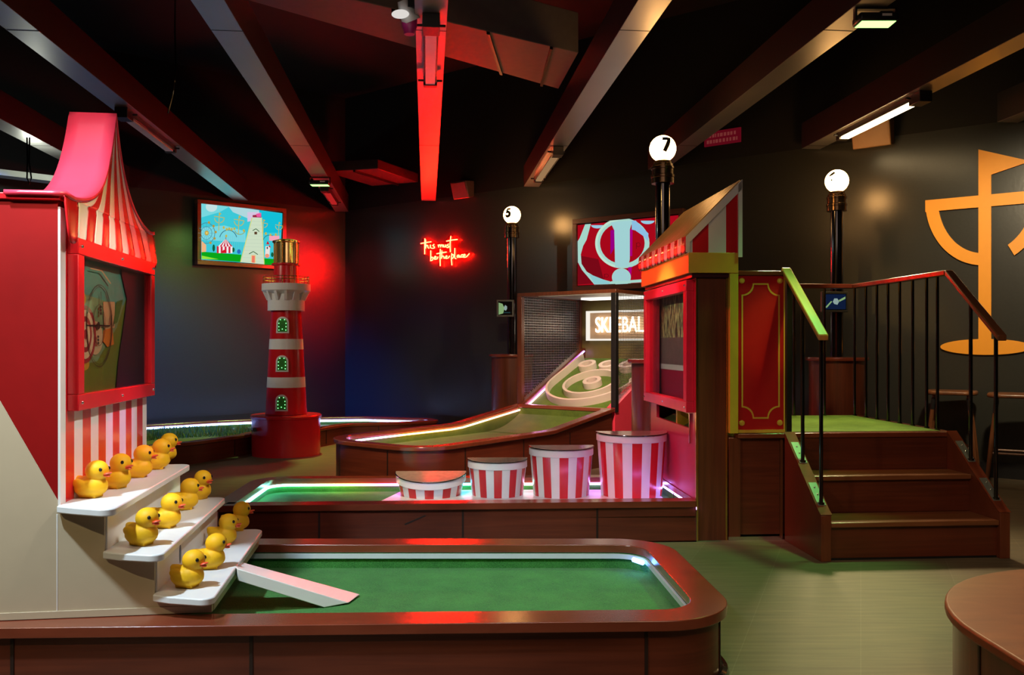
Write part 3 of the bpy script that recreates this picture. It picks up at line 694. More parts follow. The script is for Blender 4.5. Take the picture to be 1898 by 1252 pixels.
# ------------------------------------------------------------------ duck shooting gallery
LG = .97
tG = Thing('duck_gallery', 'red and white duck gallery booth with a pink swept awning and stepped shelves', 'game booth', FG, (0, .5, .261))
b = MB()
b.extr([(-1.1, 0, .262), (.481, 0, .262), (.481, 0, .307), (.301, 0, .307), (.301, 0, .452), (.144, 0, .452), (.144, 0, .605), (0, 0, .605), (0, 0, .645), (-.32, 0, 1.24), (-1.1, 0, 1.24)], (0, LG, 0))
b.box(-1.1, .484, -.004, LG, .262, .285); b.box(-.004, .0, -.0012, 0, .285, .60, 1)
tG.part(b, 'stepped_base', [M['cream'], M['white']], bevel=.002)
b = MB(); b.extr([(0, 0, .646), (0, 0, 1.62), (-1.1, 0, 1.62), (-1.1, 0, 1.241), (-.321, 0, 1.241)], (0, LG, 0)); tG.part(b, 'side_panel', paint('oxblood_panel', (.26, .004, .004), .6, var=.12, spec=.15))
b = MB(); b.box(-1.1, .012, -.012, LG+.01, 1.62, 1.642); tG.part(b, 'cornice', M['red'], bevel=.003)
q = [0, .045, .121, .2, .28, .36, .44, .52, .6, .68, .755, .83, .91, LG]
b = MB()
for k in range(13): b.box(0.0005, .008, q[k], q[k+1], .612, 1.60, k % 2)
tG.part(b, 'striped_front', [M['white'], M['red']])
for k, (xb, xf, z, nb, nf, fb, ff) in enumerate(((.004, .205, .63, -.02, -.125, .94, .93), (.144, .348, .477, -.015, -.10, .965, .958), (.301, .507, .332, -.02, -.107, .965, .955))):
    poly = rounded([(xb-.0, nb), (xb+.06, nb-.035), (xf, nf), (xf-.004, ff+.02), (xb, fb+.02)], [.005, .02, .035, .045, .01], 6)
    b = MB(); b.prism(poly, z-.024, z); tG.part(b, 'shelf', paint('shelf_white_%d' % k, (.74, .78, .8), .35, var=.05), bevel=.004)
for xr_b, zr0, zr1 in ((.1445, .4775, .605), (.3015, .3325, .452)):
    b = MB(); b.box(xr_b, xr_b+.005, .012, LG-.003, zr0, zr1); tG.part(b, 'riser_board', M['white'])
b = MB(); b.box(.4815, .486, .02, LG-.02, .262, .306); tG.part(b, 'kick_board', M['cream'])
b = MB(); b.ball((.303, .315, .385), .006, .02, .045, 16, 8); tG.part(b, 'hand_hole', M['matte_black'])
# ramp down to the turf
l = FG.l; A1, A2 = l((-1.035, 3.30, .332)), l((-1.005, 3.155, .332)); B1, B2 = l((-.60, 3.42, .158)), l((-.625, 3.305, .158))
b = MB(); v = [A1+Vector((-.05, .01, .001)), A2+Vector((-.0, 0, .001)), B2+Vector((0, 0, .004)), B1+Vector((0, 0, .004))]
lo = [A1+Vector((0, 0, -.045)), A2+Vector((0.002, 0, -.045)), B2+Vector((-.09, -.03, -.002)), B1+Vector((-.09, -.03, -.002))]
i = [b.vert(x) for x in v]+[b.vert(x) for x in lo]
for f in ((0, 1, 2, 3), (4, 5, 6, 7), (0, 1, 5, 4), (1, 2, 6, 5), (2, 3, 7, 6), (3, 0, 4, 7)): b.face([i[k] for k in f])
tG.part(b, 'ball_ramp', M['white'], bevel=.003)
# window
y0, y1, z0, z1, fw = .055, .962, .93, 1.508, .055
b = MB()
for yy0, yy1, zz0, zz1 in ((y0, y1, z0, z0+fw), (y0, y1, z1-fw, z1), (y0, y0+fw, z0+fw, z1-fw), (y1-fw, y1, z0+fw, z1-fw)): b.box(.008, .045, yy0, yy1, zz0, zz1)
fr_ = tG.part(b, 'window_frame', M['red'], bevel=.003)
for yy in (y0+.03, (y0+y1)/2, y1-.03):
    for zz in (z0+.027, z1-.027): b = MB(); b.ball((.046, yy, zz), .006, nu=10, nv=6); tG.part(b, 'screw', M['chrome'], fr_)
S = Pic(FG.u, FG.u.dot(FG.w(.0095, 0)), 120, 440, 4.175, .0004)
P_ = lambda n, c: M.setdefault('art_'+n, paint('art_'+n, lin(c), .5, var=.15))
teal, olive, plum_reflection, crm = P_('teal', (70, 150, 130)), P_('olive', (95, 120, 30)), P_('plum_reflection', (38, 18, 34)), P_('cream', (195, 180, 130))
S.poly([(90, 90), (620, 215), (620, 1190), (90, 1260)], P_('base', (110, 150, 100)))
S.poly([(90, 90), (620, 215), (620, 560), (330, 500), (90, 420)], teal)
S.poly([(90, 1000), (250, 960), (400, 700), (470, 480), (620, 600), (620, 1190), (90, 1260)], olive)
S.poly([(95, 90), (170, 110), (150, 260), (95, 250)], P_('grey', (70, 80, 90)))
S.disc(125, 480, 35, 60, P_('ochre', (190, 150, 40))); S.disc(140, 985, 45, 50, P_('ochre', (190, 150, 40)))
S.disc(230, 780, 60, 130, crm); S.poly([(290, 500), (380, 500), (380, 700), (300, 720)], P_('tan', (190, 160, 110)))
S.poly([(395, 500), (445, 480), (400, 660), (365, 680)], P_('leaf', (50, 110, 40))); S.poly([(290, 720), (360, 700), (372, 830), (320, 850), (285, 800)], P_('rust', (195, 120, 30)))
mr_ = P_('maroon', (150, 45, 45))
for rx, ry, c in ((85, 225, mr_), (68, 190, P_('ivory', (215, 200, 150))), (50, 140, mr_), (36, 100, P_('ivory', (215, 200, 150))), (15, 40, mr_)): S.disc(148, 752, rx, ry, c, 30)
S.poly([(420, 160), (620, 210), (620, 1190), (380, 1230), (400, 980), (440, 700), (470, 480), (430, 300)], plum_reflection)  # dark side: the pane's reflection of the dark room, painted into the art
ink = P_('ink', (25, 30, 22))
S.arc(252, 685, 103, 320, 5, ink); S.arc(252, 685, 96, 300, 3, ink); S.arc(250, 680, 48, 160, 4, ink)
S.line([(150, 682), (335, 686)], 10, ink); S.line([(262, 420), (262, 520)], 4, ink); S.disc(242, 684, 12, 30, ink)
for y in (540, 565, 590): S.disc(257, y, 9, 12, ink, 10)
for y in (770, 795, 820): S.disc(235, y, 8, 11, ink, 10)
S.line([(340, 600), (330, 680)], 7, ink); S.line([(356, 650), (350, 690)], 7, ink); S.line([(170, 240), (260, 260), (330, 360)], 8, P_('tan', (190, 160, 110)))
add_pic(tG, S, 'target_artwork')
b = MB(); b.box(.030, .033, y0+fw-.003, y1-fw+.003, z0+fw-.003, z1-fw+.003); tG.part(b, 'glazing', M['glass'])
# roof: swept sheet + striped gable + scallops
ZE, ZA = 1.632, 2.04; yc = .535
def zprof(d): return 1.622+.418*math.exp(-abs(d)/.125)
def wprof(z): return min(.5, -.125*math.log(max(1e-4, min(1, (z-1.622)/.418))))
KN, KF = 1.12, .92
flare = lambda z: .012+.03*max(0, (ZA-z)/(ZA-1.52))**2
b = MB(); NU = 40
def rf(i, j):
    d = -.5+i; d = .5*(abs(d)/.5)**1.5*(1 if d > 0 else -1); z = zprof(d)+.3*max(0, abs(d)-.43)**1.2; x1 = flare(z)+.006
    return (-.155+(x1+.155)*j, yc+d*(KN if d < 0 else KF), z)
b.grid(rf, NU, 4); tG.part(b, 'swept_roof', M['pinkred'], solid=.014, angle=60)
b = MB(); NS = 13; levels = [ZE-.115, ZE-.1, ZE-.08, ZE-.05, ZE-.02, ZE]+[zprof(.48*(1-k/16)) for k in range(17)]
for k in range(NS):
    NJ = 6; base_i = len(b.v)
    for li, z in enumerate(levels):
        for j in range(NJ+1):
            s = (k+j/NJ)/NS; e = j/NJ*2-1
            zz = z
            if li < 4: zz = z - (.0 if li else 0) - (.035*math.sqrt(max(0, 1-e*e))-.035)*(1-li/4)*1.0 - .035*(1-li/4)
            sg = (s-KN/(KN+KF))*(KN+KF); K = KN if sg < 0 else KF; a_ = abs(sg)/K; w_ = .5 if z <= ZE else wprof(z)
            g_ = .5*max(0, (2.04-z)/.52)**1.1 if z > 1.52 else .5
            b.vert((flare(z)-.001, yc+math.copysign(min(a_*((1-a_**3)*g_+a_**3*w_), w_)*K, sg), zz))
    for li in range(len(levels)-1):
        for j in range(NJ):
            o_ = base_i+li*(NJ+1)+j; b.face([o_, o_+1, o_+NJ+2, o_+NJ+1], k % 2)
tG.part(b, 'striped_awning', [M['red'], M['white']], solid=.006, angle=60)
b = MB(); b.extr([(-.145, yc+d/20*.49*(KN if d < 0 else KF), zprof(d/20*.49)-.012) for d in range(-20, 21)], (.145, 0, 0)); tG.part(b, 'gable_board', M['red'])

# ------------------------------------------------------------------ rubber ducks
def make_duck():
    b = MB()
    b.ball((0, 0, .032), .055, .044, .032, 28, 16); b.ball((.012, 0, .038), .042, .041, .036, 28, 16); b.ball((-.02, 0, .042), .034, .036, .026, 24, 14)
    b.ball((-.038, 0, .049), .022, .022, .018, 20, 12, rot=Matrix.Rotation(R(35), 3, 'Y')); b.ball((-.05, 0, .058), .011, .014, .009, 16, 8, rot=Matrix.Rotation(R(45), 3, 'Y'))
    for s in (-1, 1): b.ball((-.012, s*.033, .045), .03, .012, .017, 20, 10, rot=Matrix.Rotation(R(14), 3, 'Y'))
    b.ball((.02, 0, .06), .022, .022, .02, 20, 12); b.ball((.024, 0, .086), .036, .0345, .0335, 28, 16)
    b.box(-.03, .03, -.022, .022, .0, .01)
    me = bpy.data.meshes.new('duck'); me.from_pydata([tuple(v) for v in b.v], [], b.f); o = bpy.data.objects.new('duck', me); COL.objects.link(o)
    md = o.modifiers.new('r', 'REMESH'); md.mode = 'VOXEL'; md.voxel_size = .0023
    ms = o.modifiers.new('s', 'SMOOTH'); ms.iterations = 7; ms.factor = .5
    dg = bpy.context.evaluated_depsgraph_get(); dg.update(); m2 = bpy.data.meshes.new_from_object(o.evaluated_get(dg)); bpy.data.objects.remove(o)
    zmin = min(v.co.z for v in m2.vertices)
    for v in m2.vertices: v.co.z = (v.co.z-zmin)
    m2.materials.clear(); m2.materials.append(M['duck']); m2.polygons.foreach_set('use_smooth', [True]*len(m2.polygons)); m2.name = 'duck_body'
    root = bpy.data.objects.new('rubber_duck', None); COL.objects.link(root); root.empty_display_size = .05
    bd = bpy.data.objects.new('body', m2); COL.objects.link(bd); bd.parent = root
    b = MB(); b.ball((.061, 0, .077), .015, .0135, .0045, 16, 8, rot=Matrix.Rotation(R(-14), 3, 'Y')); b.ball((.058, 0, .071), .013, .011, .004, 16, 8, rot=Matrix.Rotation(R(10), 3, 'Y'))
    b.build('beak', M['beak'], root)
    for s in (-1, 1):
        b = MB(); b.ball((.051, s*.0195, .092), .0055, .0055, .0065, 12, 8); b.build('eye', M['eye'], root)
    return root
duck0 = make_duck(); first = True
rows = [('top', .63, [(168, 922, -12), (214, 905, -22), (254, 885, 6), (288, 870, 14), (302, 856, 18)]),
        ('middle', .477, [(262, 1010, -22), (306, 978, -8), (340, 945, 24), (368, 925, -26)]),
        ('bottom', .332, [(347, 1088, -16), (387, 1054, 12), (412, 1010, -2), (437, 984, 16)])]
ORD = ['at the near end of', 'second from the near end of', 'third from the near end of', 'fourth from the near end of', 'fifth, at the far end of']
for nm, z, lst in rows:
    for k, (px, py, a) in enumerate(lst):
        p = on_z(px, py, z); 
        if first: r = duck0; first = False
        else:
            r = duck0.copy(); COL.objects.link(r)
            for ch in list(duck0.children):
                c = ch.copy(); COL.objects.link(c); c.parent = r
        r.location = (p.x, p.y, z+.0005); r.rotation_euler = (0, 0, R(a)); r.scale = (1.06,)*3
        where = ORD[k] if k < len(lst)-1 else 'at the far end of'
        tag(r, 'yellow rubber duck, %s the %s white shelf' % (where, nm), 'rubber duck', 'rubber ducks on the %s shelf' % nm)

# ------------------------------------------------------------------ striped popcorn tubs
tubs = [(799, .232, .295, 'lowest striped tub with a sloping lid, leftmost of the four', .032), (922, .198, .385, 'second lowest red and white striped tub, beside the leftmost one', 0), (1040, .214, .468, 'second tallest red and white striped tub, left of the tallest', 0), (1170, .234, .562, 'tallest red and white striped tub, next to the pink booth wall', 0)]
for px, r, zt, lab, tilt in tubs:
    Y = 5.76; p = at(px, 900, Y); zb = .1565
    fr = Frame(p.x, Y, 2)
    t = Thing('striped_tub', lab, 'tub', fr, (0, 0, zb), group='popcorn tubs on the middle green')
    N_ = 11; SUB = 4; h = zt-zb
    rim_h = .045
    def rr(z): return r*(.865+.12*(z-zb)/h)
    def ztop(y): return zt-tilt*(-y/r)                                    # front of the lid may sink
    b = MB(); nz = 6
    for k in range(N_):
        for j in range(SUB):
            a0 = PI+PI*(k+j/SUB)/N_; a1 = PI+PI*(k+(j+1)/SUB)/N_
            for i in range(nz):
                qd = []
                for a, f in ((a0, i/nz), (a1, i/nz), (a1, (i+1)/nz), (a0, (i+1)/nz)):
                    yy = r*math.sin(a); zhi = ztop(yy)-rim_h*.9; z = zb+(zhi-zb)*f; R_ = rr(z); qd.append(b.vert((R_*math.cos(a), R_*math.sin(a), z)))
                b.face(qd, 1 if k % 2 else 0)
    zb_ = zt-rim_h*.9; q = [b.vert((-rr(zb), 0, zb)), b.vert((rr(zb), 0, zb)), b.vert((rr(zb_), 0, zb_)), b.vert((-rr(zb_), 0, zb_))]; b.face(q, 0)
    body = t.part(b, 'striped_body', [M['white'], M['red']])
    b = MB(); n = 40; arc = [(math.cos(PI+PI*k/n), math.sin(PI+PI*k/n)) for k in range(n+1)]
    outer = [(r*1.0*c, r*1.0*s) for c, s in arc]; inner = [(r*.93*c, r*.93*s-.008) for c, s in arc]
    zl = [ztop(s*r)-rim_h for c, s in arc]; zh = [ztop(s*r) for c, s in arc]
    b.ring(outer, inner, zl, zh); t.part(b, 'rim_band', M['white'], bevel=.003)
    b = MB(); lidp = [(r*1.01*c, r*1.01*s, ztop(s*r)+.002+.006*abs(c)**3) for c, s in arc]
    b.extr(lidp, (0, 0, .007), 0); t.part(b, 'lid', M['acrylic'], bevel=.0015)
    b = MB(); b.tube([(x*1.004, y*1.004, z+.002) for x, y, z in lidp], .0035, 6); t.part(b, 'lid_edge', M['gloss_black'])

# ------------------------------------------------------------------ stall with the big window (right)
LB = 1.2; PH = .63
tK = Thing('game_stall', 'tall game stall with a pink framed window and striped lean-to awning', 'game booth', FR, (.1, .6, 0))
b = MB(); b.box(.012, .178, 0, .05, 0, 1.545); b.box(.178, .19, .0, .06, 0, 1.545); tK.part(b, 'end_panel', [M['woodv']], bevel=.002)
b = MB(); b.box(-.001, .012, -.004, .012, 0, 1.545); b.box(.176, .186, -.004, .0, .0, 1.545); tK.part(b, 'corner_trim', M['brass'])
b = MB(); b.box(.0, .19, LB-.05, LB, 0, 1.545); b.box(.15, .19, .05, LB-.05, 0, 1.545); tK.part(b, 'rear_panels', M['woodv'])
pink = paint('pink_panel', (.5, .03, .08), .3, var=.08, coat=.3)
oy0, oy1, oz0, oz1 = .13, .98, .645, .735
b = MB(); b.box(0, .02, .012, LB, 0, oz0); b.box(0, .02, .012, oy0, oz0, 1.545); b.box(0, .02, oy1, LB, oz0, 1.545); b.box(0, .02, oy0, oy1, oz1, .79); b.box(0, .02, oy0, oy1, 1.5, 1.545)
tK.part(b, 'front_panel', pink)
b = MB(); b.extr([(.02, oy0-.05, .60), (.02, oy1+.05, .60), (.149, oy1+.05, .66), (.149, oy0-.05, .66)], (0, 0, .012)); tK.part(b, 'turf_chute', M['turf_olive'])
b = MB(); b.box(.02, .149, .50, .53, .615, .73); tK.part(b, 'divider', M['yellow'])
b = MB(); b.box(-.012, .0, oy0-.028, oy0-.018, .56, .74); tK.part(b, 'metal_bracket', M['chrome'])
y0, y1, z0, z1, fw = .035, 1.165, .75, 1.535, .065
b = MB()
for yy0, yy1, zz0, zz1 in ((y0, y1, z0, z0+fw), (y0, y1, z1-fw, z1), (y0, y0+fw, z0+fw, z1-fw), (y1-fw, y1, z0+fw, z1-fw)): b.box(-.05, -.0005, yy0, yy1, zz0, zz1)
fk = tK.part(b, 'window_frame', paint('hot_pink_frame', (.7, .02, .06), .28, coat=.3), bevel=.003)
for yy in (y0+.03, (y0+y1)/2, y1-.03):
    for zz in (z0+.03, z1-.03): b = MB(); b.ball((-.051, yy, zz), .007, nu=10, nv=6); tK.part(b, 'screw', M['chrome'], fk)
b = MB(); b.box(-.022, -.019, y0+fw-.004, y1-fw+.004, z0+fw-.004, z1-fw+.004); tK.part(b, 'glazing', M['glass'])
# printed backdrop seen through the window
def bark():
    m, N, L, B = newmat('mossy_bark_print'); tc = N.new('ShaderNodeTexCoord'); mp = N.new('ShaderNodeMapping'); mp.inputs['Scale'].default_value = (1, 26, 6)
    L.new(tc.outputs['Object'], mp.inputs[0]); nz = N.new('ShaderNodeTexNoise'); nz.inputs['Scale'].default_value = 1.6; nz.inputs['Detail'].default_value = 6; nz.inputs['Distortion'].default_value = 1.2; L.new(mp.outputs[0], nz.inputs[0])
    cr = N.new('ShaderNodeValToRGB'); e = cr.color_ramp.elements; e[0].position = .42; e[0].color = (.015, .01, .012, 1); e[1].position = .62; e[1].color = (.42, .46, .2, 1); L.new(nz.outputs['Fac'], cr.inputs[0]); L.new(cr.outputs[0], B.inputs['Base Color']); B.inputs['Roughness'].default_value = .6
    return m
b = MB(); b.box(.035, .04, .055, LB-.055, 1.20, 1.5, 0); b.box(.035, .04, .055, LB-.055, 1.02, 1.20, 1); b.box(.033, .04, .055, LB-.055, .985, 1.02, 2); b.box(.035, .04, .055, LB-.055, .79, .985, 3)
tK.part(b, 'backdrop', [bark(), paint('bark_lower', (.1, .075, .07), .6, var=.5, scale=25), paint('pale_ledge', (.42, .46, .44), .4), paint('crimson_board', (.25, .006, .03), .35)])
# fascia, cap, post
b = MB(); b.ring([(-.055, -.035), (.242, -.035), (.242, LB+.02), (-.055, LB+.02)], [(-.035, -.015), (.222, -.015), (.222, LB), (-.035, LB)], 1.572, 1.69); b.box(-.035, .222, -.015, LB, 1.66, 1.68)
tK.part(b, 'fascia', M['orange'], bevel=.002)
b = MB(); b.box(-.03, .2, -.018, LB+.005, 1.546, 1.574); tK.part(b, 'dark_cap', paint('dark_brown', (.05, .012, .015), .3))
b = MB(); b.box(.192, .242, -.034, .02, PH+.002, 1.571); tK.part(b, 'yellow_post', M['yellow'], bevel=.002)
# lean-to awning
e0, r0 = Vector((-.068, 0, 1.782)), Vector((.262, 0, 2.115)); sl = (r0-e0); nrm = Vector((-sl.z, 0, sl.x)).normalized()
b = MB(); ya, yb = -.03, LB+.02; NS = 16; w = (yb-ya)/NS
b.extr([e0+Vector((0, ya, 0)), r0+Vector((0, ya, 0)), r0+Vector((0, yb, 0)), e0+Vector((0, yb, 0))], -nrm*.012, 1)
for k in range(NS):
    yy = ya+w*(k+.12); b.extr([e0+Vector((0, yy, 0)), r0+Vector((0, yy, 0)), r0+Vector((0, yy+w*.76, 0)), e0+Vector((0, yy+w*.76, 0))], nrm*.008, 0)
tK.part(b, 'slatted_roof', [wood('tan_slat', (.42, .26, .1, 1), (.62, .42, .18, 1), (2, 20, 2), .4, .2), M['dark']])
b = MB(); NS = 15; w = (yb-ya)/NS
for k in range(NS):
    i0 = len(b.v); NJ = 6
    for li, z in enumerate((1.684, 1.70, 1.73, 1.785)):
        for j in range(NJ+1):
            e = j/NJ*2-1; b.vert((-.07-.003*(li < 3), ya+w*(k+j/NJ), z+(.022*(1-math.sqrt(max(0, 1-e*e))))*(1-li/3)))
    for li in range(3):
        for j in range(NJ): o_ = i0+li*(NJ+1)+j; b.face([o_, o_+1, o_+NJ+2, o_+NJ+1], k % 2)
tK.part(b, 'scalloped_valance', [M['red'], paint('blush_white', (.75, .5, .48), .35)], solid=.006)
for yq, nm in ((-.03, 0), (LB+.0, 1)):
    b = MB(); xs = [-.055, -.03, .065, .17, .248]; zb_ = 1.691
    zt_ = lambda x: e0.z+(x-e0.x)*sl.z/sl.x-.016
    for k in range(4): b.extr([(xs[k], yq, zb_), (xs[k+1], yq, zb_), (xs[k+1], yq, zt_(xs[k+1])), (xs[k], yq, zt_(xs[k]))], (0, .012, 0), k % 2)
    tK.part(b, 'striped_gable', [M['white'], M['red']])
    b = MB(); d = -.012 if not nm else .012
    b.extr([(-.07, yq, 1.782), (.262, yq, 2.118), (.262, yq, 2.062), (-.046, yq, 1.752), (-.07, yq, 1.752)], (0, d, 0)); b.extr([(.24, yq, 1.665), (.264, yq, 1.665), (.264, yq, 2.118), (.24, yq, 2.09)], (0, d, 0)); b.extr([(-.07, yq, 1.691), (-.048, yq, 1.691), (-.048, yq, 1.77), (-.07, yq, 1.77)], (0, d*.9, 0))
    tK.part(b, 'gable_trim', M['white'])

# ------------------------------------------------------------------ raised deck, panel and stairs
tP = Thing('raised_deck', 'raised wooden deck with green turf top behind the steps', 'deck', FR, (.9, .6, 0))
XR = 1.567
b = MB(); b.box(.243, XR, .01, 1.24, .03, PH-.028)
tP.part(b, 'deck_body', M['wood'])
b = MB(); b.box(.195, .262, -.012, .01, .0, PH-.028); b.box(.505, .5195, -.006, .01, .0, PH-.028); b.box(XR-.06, XR, -.004, .01, 0, PH-.028); tP.part(b, 'corner_batten', M['woodv'])
b = MB(); b.box(.243, XR+.01, -.03, .05, PH-.028, PH); b.box(XR-.05, XR+.01, .05, 1.25, PH-.028, PH); b.box(.243, XR-.05, 1.2, 1.25, PH-.028, PH); tP.part(b, 'nosing', M['rim'], bevel=.004)
b = MB(); b.box(.243, XR-.05, .05, 1.2, PH-.027, PH+.002); tP.part(b, 'turf', turfmat('bright_turf', (.09, .2, .015, 1), (.2, .38, .04, 1)))
b = MB(); b.box(.19, .53, -.014, .012, 0, .022); tP.part(b, 'floor_trim', M['chrome'])
tD = Thing('fairground_panel', 'tall red panel with gold cut-corner border and four gold roundels', 'panel', FR, (.39, .02, PH))
b = MB(); b.box(.245, .531, .0, .035, PH+.003, 1.56); tD.part(b, 'board', M['darkred'], bevel=.002)
b = MB(); b.box(.246, .545, -.012, .047, 1.561, 1.588); tD.part(b, 'top_cap', M['rim'], bevel=.004)
b = MB(); b.box(.243, .53, -.016, .0, PH+.003, PH+.02); b.box(.526, .534, -.004, .0, PH+.02, 1.56); tD.part(b, 'edge_trim', M['gold'])
def border(x0, x1, z0, z1, c):
    pts = []
    for (cx, cz, sx, sz) in ((x0, z0, 1, 1), (x1, z0, -1, 1), (x1, z1, -1, -1), (x0, z1, 1, -1)):
        arcp = []
        for k in range(7):
            a = PI/2*k/6; arcp.append((cx+sx*(c*.35+c*.65*(1-math.sin(a)) if False else c*math.sin(a)), cz+sz*c*math.cos(a)))
        # concave quarter: from (cx, cz+c) to (cx+c, cz)
        if (sx, sz) in ((1, 1), (-1, -1)): pts += arcp
        else: pts += arcp[::-1]
    return pts
oB = border(.272, .503, PH+.085, 1.515, .068); iB = border(.281, .494, PH+.094, 1.506, .066)
b = MB(); n = len(oB); i0 = len(b.v)
for k in range(n):
    for q_ in (oB[k], iB[k]): b.vert((q_[0], -.0022, q_[1]))
for k in range(n):
    j = (k+1) % n; b.face([i0+2*k, i0+2*j, i0+2*j+1, i0+2*k+1])
tD.part(b, 'gold_border', M['gold'])
for x in (.274, .503):
    for z in (PH+.06, 1.53):
        b = MB(); b.tube([(x, .0, z), (x, -.006, z)], .0165, 20); b.tube([(x, -.006, z), (x, -.008, z)], .010, 16); tD.part(b, 'roundel', M['gold'], bevel=.0015)
# stairs
tS = Thing('staircase', 'three step wooden staircase climbing to the turf deck', 'stairs', FR, (1.04, -.27, 0))
for x0 in (.5205, 1.511):
    b = MB(); b.extr([(x0, -.535, 0), (x0, -.535, .245), (x0, -.502, .262), (x0, -.031, .636), (x0, -.031, 0)], (.056, 0, 0)); sg = tS.part(b, 'stringer', wood('stringer_red', (.11, .022, .01, 1), (.2, .05, .02, 1), (20, 3, 2.0)), bevel=.003)
    b = MB(); b.extr([(x0-.003, -.535, .246), (x0-.003, -.503, .263), (x0-.003, -.036, .634), (x0-.003, -.036, .640), (x0-.003, -.507, .2685), (x0-.003, -.54, .251)], (.062, 0, 0)); tS.part(b, 'capping', M['rim'], sg)
xa, xb_ = .577, 1.5105
for k, (y, z0, z1) in enumerate(((-.505, .012, .178), (-.255, .206, .388), (-.033, .416, .60))):
    b = MB(); b.box(xa, xb_, y, y+.018, z0, z1); tS.part(b, 'riser', M['wood'])
for y0, y1, z in ((-.53, -.256, .205), (-.28, -.034, .415)):
    b = MB(); b.box(xa, xb_, y0, y1, z-.027, z); tS.part(b, 'tread', wood('tread_wood', (.15, .045, .018, 1), (.26, .09, .035, 1), (2, 26, 26), .3, .4), bevel=.005)
b = MB(); b.box(xa, xb_, -.505, -.035, .0, .011); tS.part(b, 'floor_plate', M['matte_black'])
# handrails
def bracket(t, x, v, par=None):
    z = .262+.374*(v+.502)/.471
    b = MB(); s = .374/.471
    y0, y1 = v-.012, v+.115
    b.extr([(x-.022, y0, z-.012*s+.0085), (x+.022, y0, z-.012*s+.0085), (x+.022, y1, z+.115*s+.0085), (x-.022, y1, z+.115*s+.0085)], (0, 0, .006))
    o = t.part(b, 'fixing_plate', paint('zinc_plate', (.25, .27, .25), .4, metal=.5))
    for d_, e_ in ((.03, .085), (.07, .045)): b = MB(); b.ball((x, y1-d_, z+e_*s+.016), .005, nu=8, nv=6); t.part(b, 'screw', M['chrome'], o)
    return z+.008
def sloped(b, x, w, h, ya, za, yb, zb):
    b.extr([(x-w/2, ya, za), (x+w/2, ya, za), (x+w/2, ya, za-h), (x-w/2, ya, za-h)], (0, yb-ya, zb-za))
xl_ = .549
tH = Thing('handrail', 'short sloping handrail on the left of the steps, lit yellow green', 'handrail', FR, (xl_, -.25, .4))
b = MB(); sloped(b, xl_, .058, .032, .02, 1.612, -.50, 1.205); tH.part(b, 'rail', wood('pale_rail', (.5, .2, .045, 1), (.78, .36, .09, 1), (20, 3, 3), .35, .3), bevel=.006)
for v in (-.225, -.47):
    zr = 1.612+(v-.02)*(.407/.52)-.03; zz = bracket(tH, xl_, v)
    b = MB(); b.tube([(xl_, v, zz), (xl_, v, zr)], .0105, 12); b.tube([(xl_, v, zz), (xl_, v, zz+.01)], .018, 12); tH.part(b, 'post', M['gloss_black'])
b = MB(); b.box(.546, .578, .0, .034, PH+.003, 1.57); tH.part(b, 'newel', M['matte_black'], bevel=.003)
xr_ = 1.539
tR = Thing('deck_railing', 'long railing with black balusters round the turf deck and down the right of the steps', 'railing', FR, (xr_, .6, PH))
b = MB(); b.box(xr_-.027, xr_+.027, -.004, 1.23, 1.567, 1.6); tR.part(b, 'side_rail', M['rim'], bevel=.006)
b = MB(); b.box(.60, xr_-.028, 1.18, 1.23, 1.567, 1.6); tR.part(b, 'rear_rail', M['rim'], bevel=.006)
b = MB(); sloped(b, xr_, .054, .034, -.006, 1.6, -.51, 1.205); tR.part(b, 'stair_rail', wood('brown_rail', (.14, .045, .018, 1), (.27, .1, .04, 1), (30, 4, 4), .3, .4), bevel=.006)
for v in (1.205, 1.03, .87, .715, .56, .40, .235, .115):
    b = MB(); b.tube([(xr_, v, PH), (xr_, v, 1.567)], .0095, 12); b.tube([(xr_, v, PH), (xr_, v, PH+.008)], .016, 12); tR.part(b, 'baluster', M['gloss_black'])
for u in (1.31, 1.08, .845, .62):
    b = MB(); b.tube([(u, 1.205, PH), (u, 1.205, 1.567)], .0095, 12); b.tube([(u, 1.205, PH), (u, 1.205, PH+.008)], .016, 12); tR.part(b, 'baluster', M['gloss_black'])
for v in (-.225, -.455):
    zr = 1.6+(v+.006)*(.395/.504)-.03; zz = bracket(tR, xr_, v)
    b = MB(); b.tube([(xr_, v, zz), (xr_, v, zr)], .0105, 12); b.tube([(xr_, v, zz), (xr_, v, zz+.01)], .018, 12); tR.part(b, 'post', M['gloss_black'])
# ------------------------------------------------------------------ ball ramp with target rings in a cage
WS, CD = 1.16, 1.2; RZ = .41
tQ = Thing('ball_ramp_game', 'ball ramp game with white target rings inside a wire mesh cage', 'arcade game', FS, (.58, -.6, 0))
OQ = rounded([(-.06, -2.7), (1.17, -2.7), (1.17, -.02), (.0, -.02)], [.42, .30, 0, 0], 12)
def railz(y):
    if y < -1.05: return RZ
    if y < 0: return RZ+(.545-RZ)*((y+1.05)/1.05)**1.0
    return .545+(1.125-.545)*y/CD
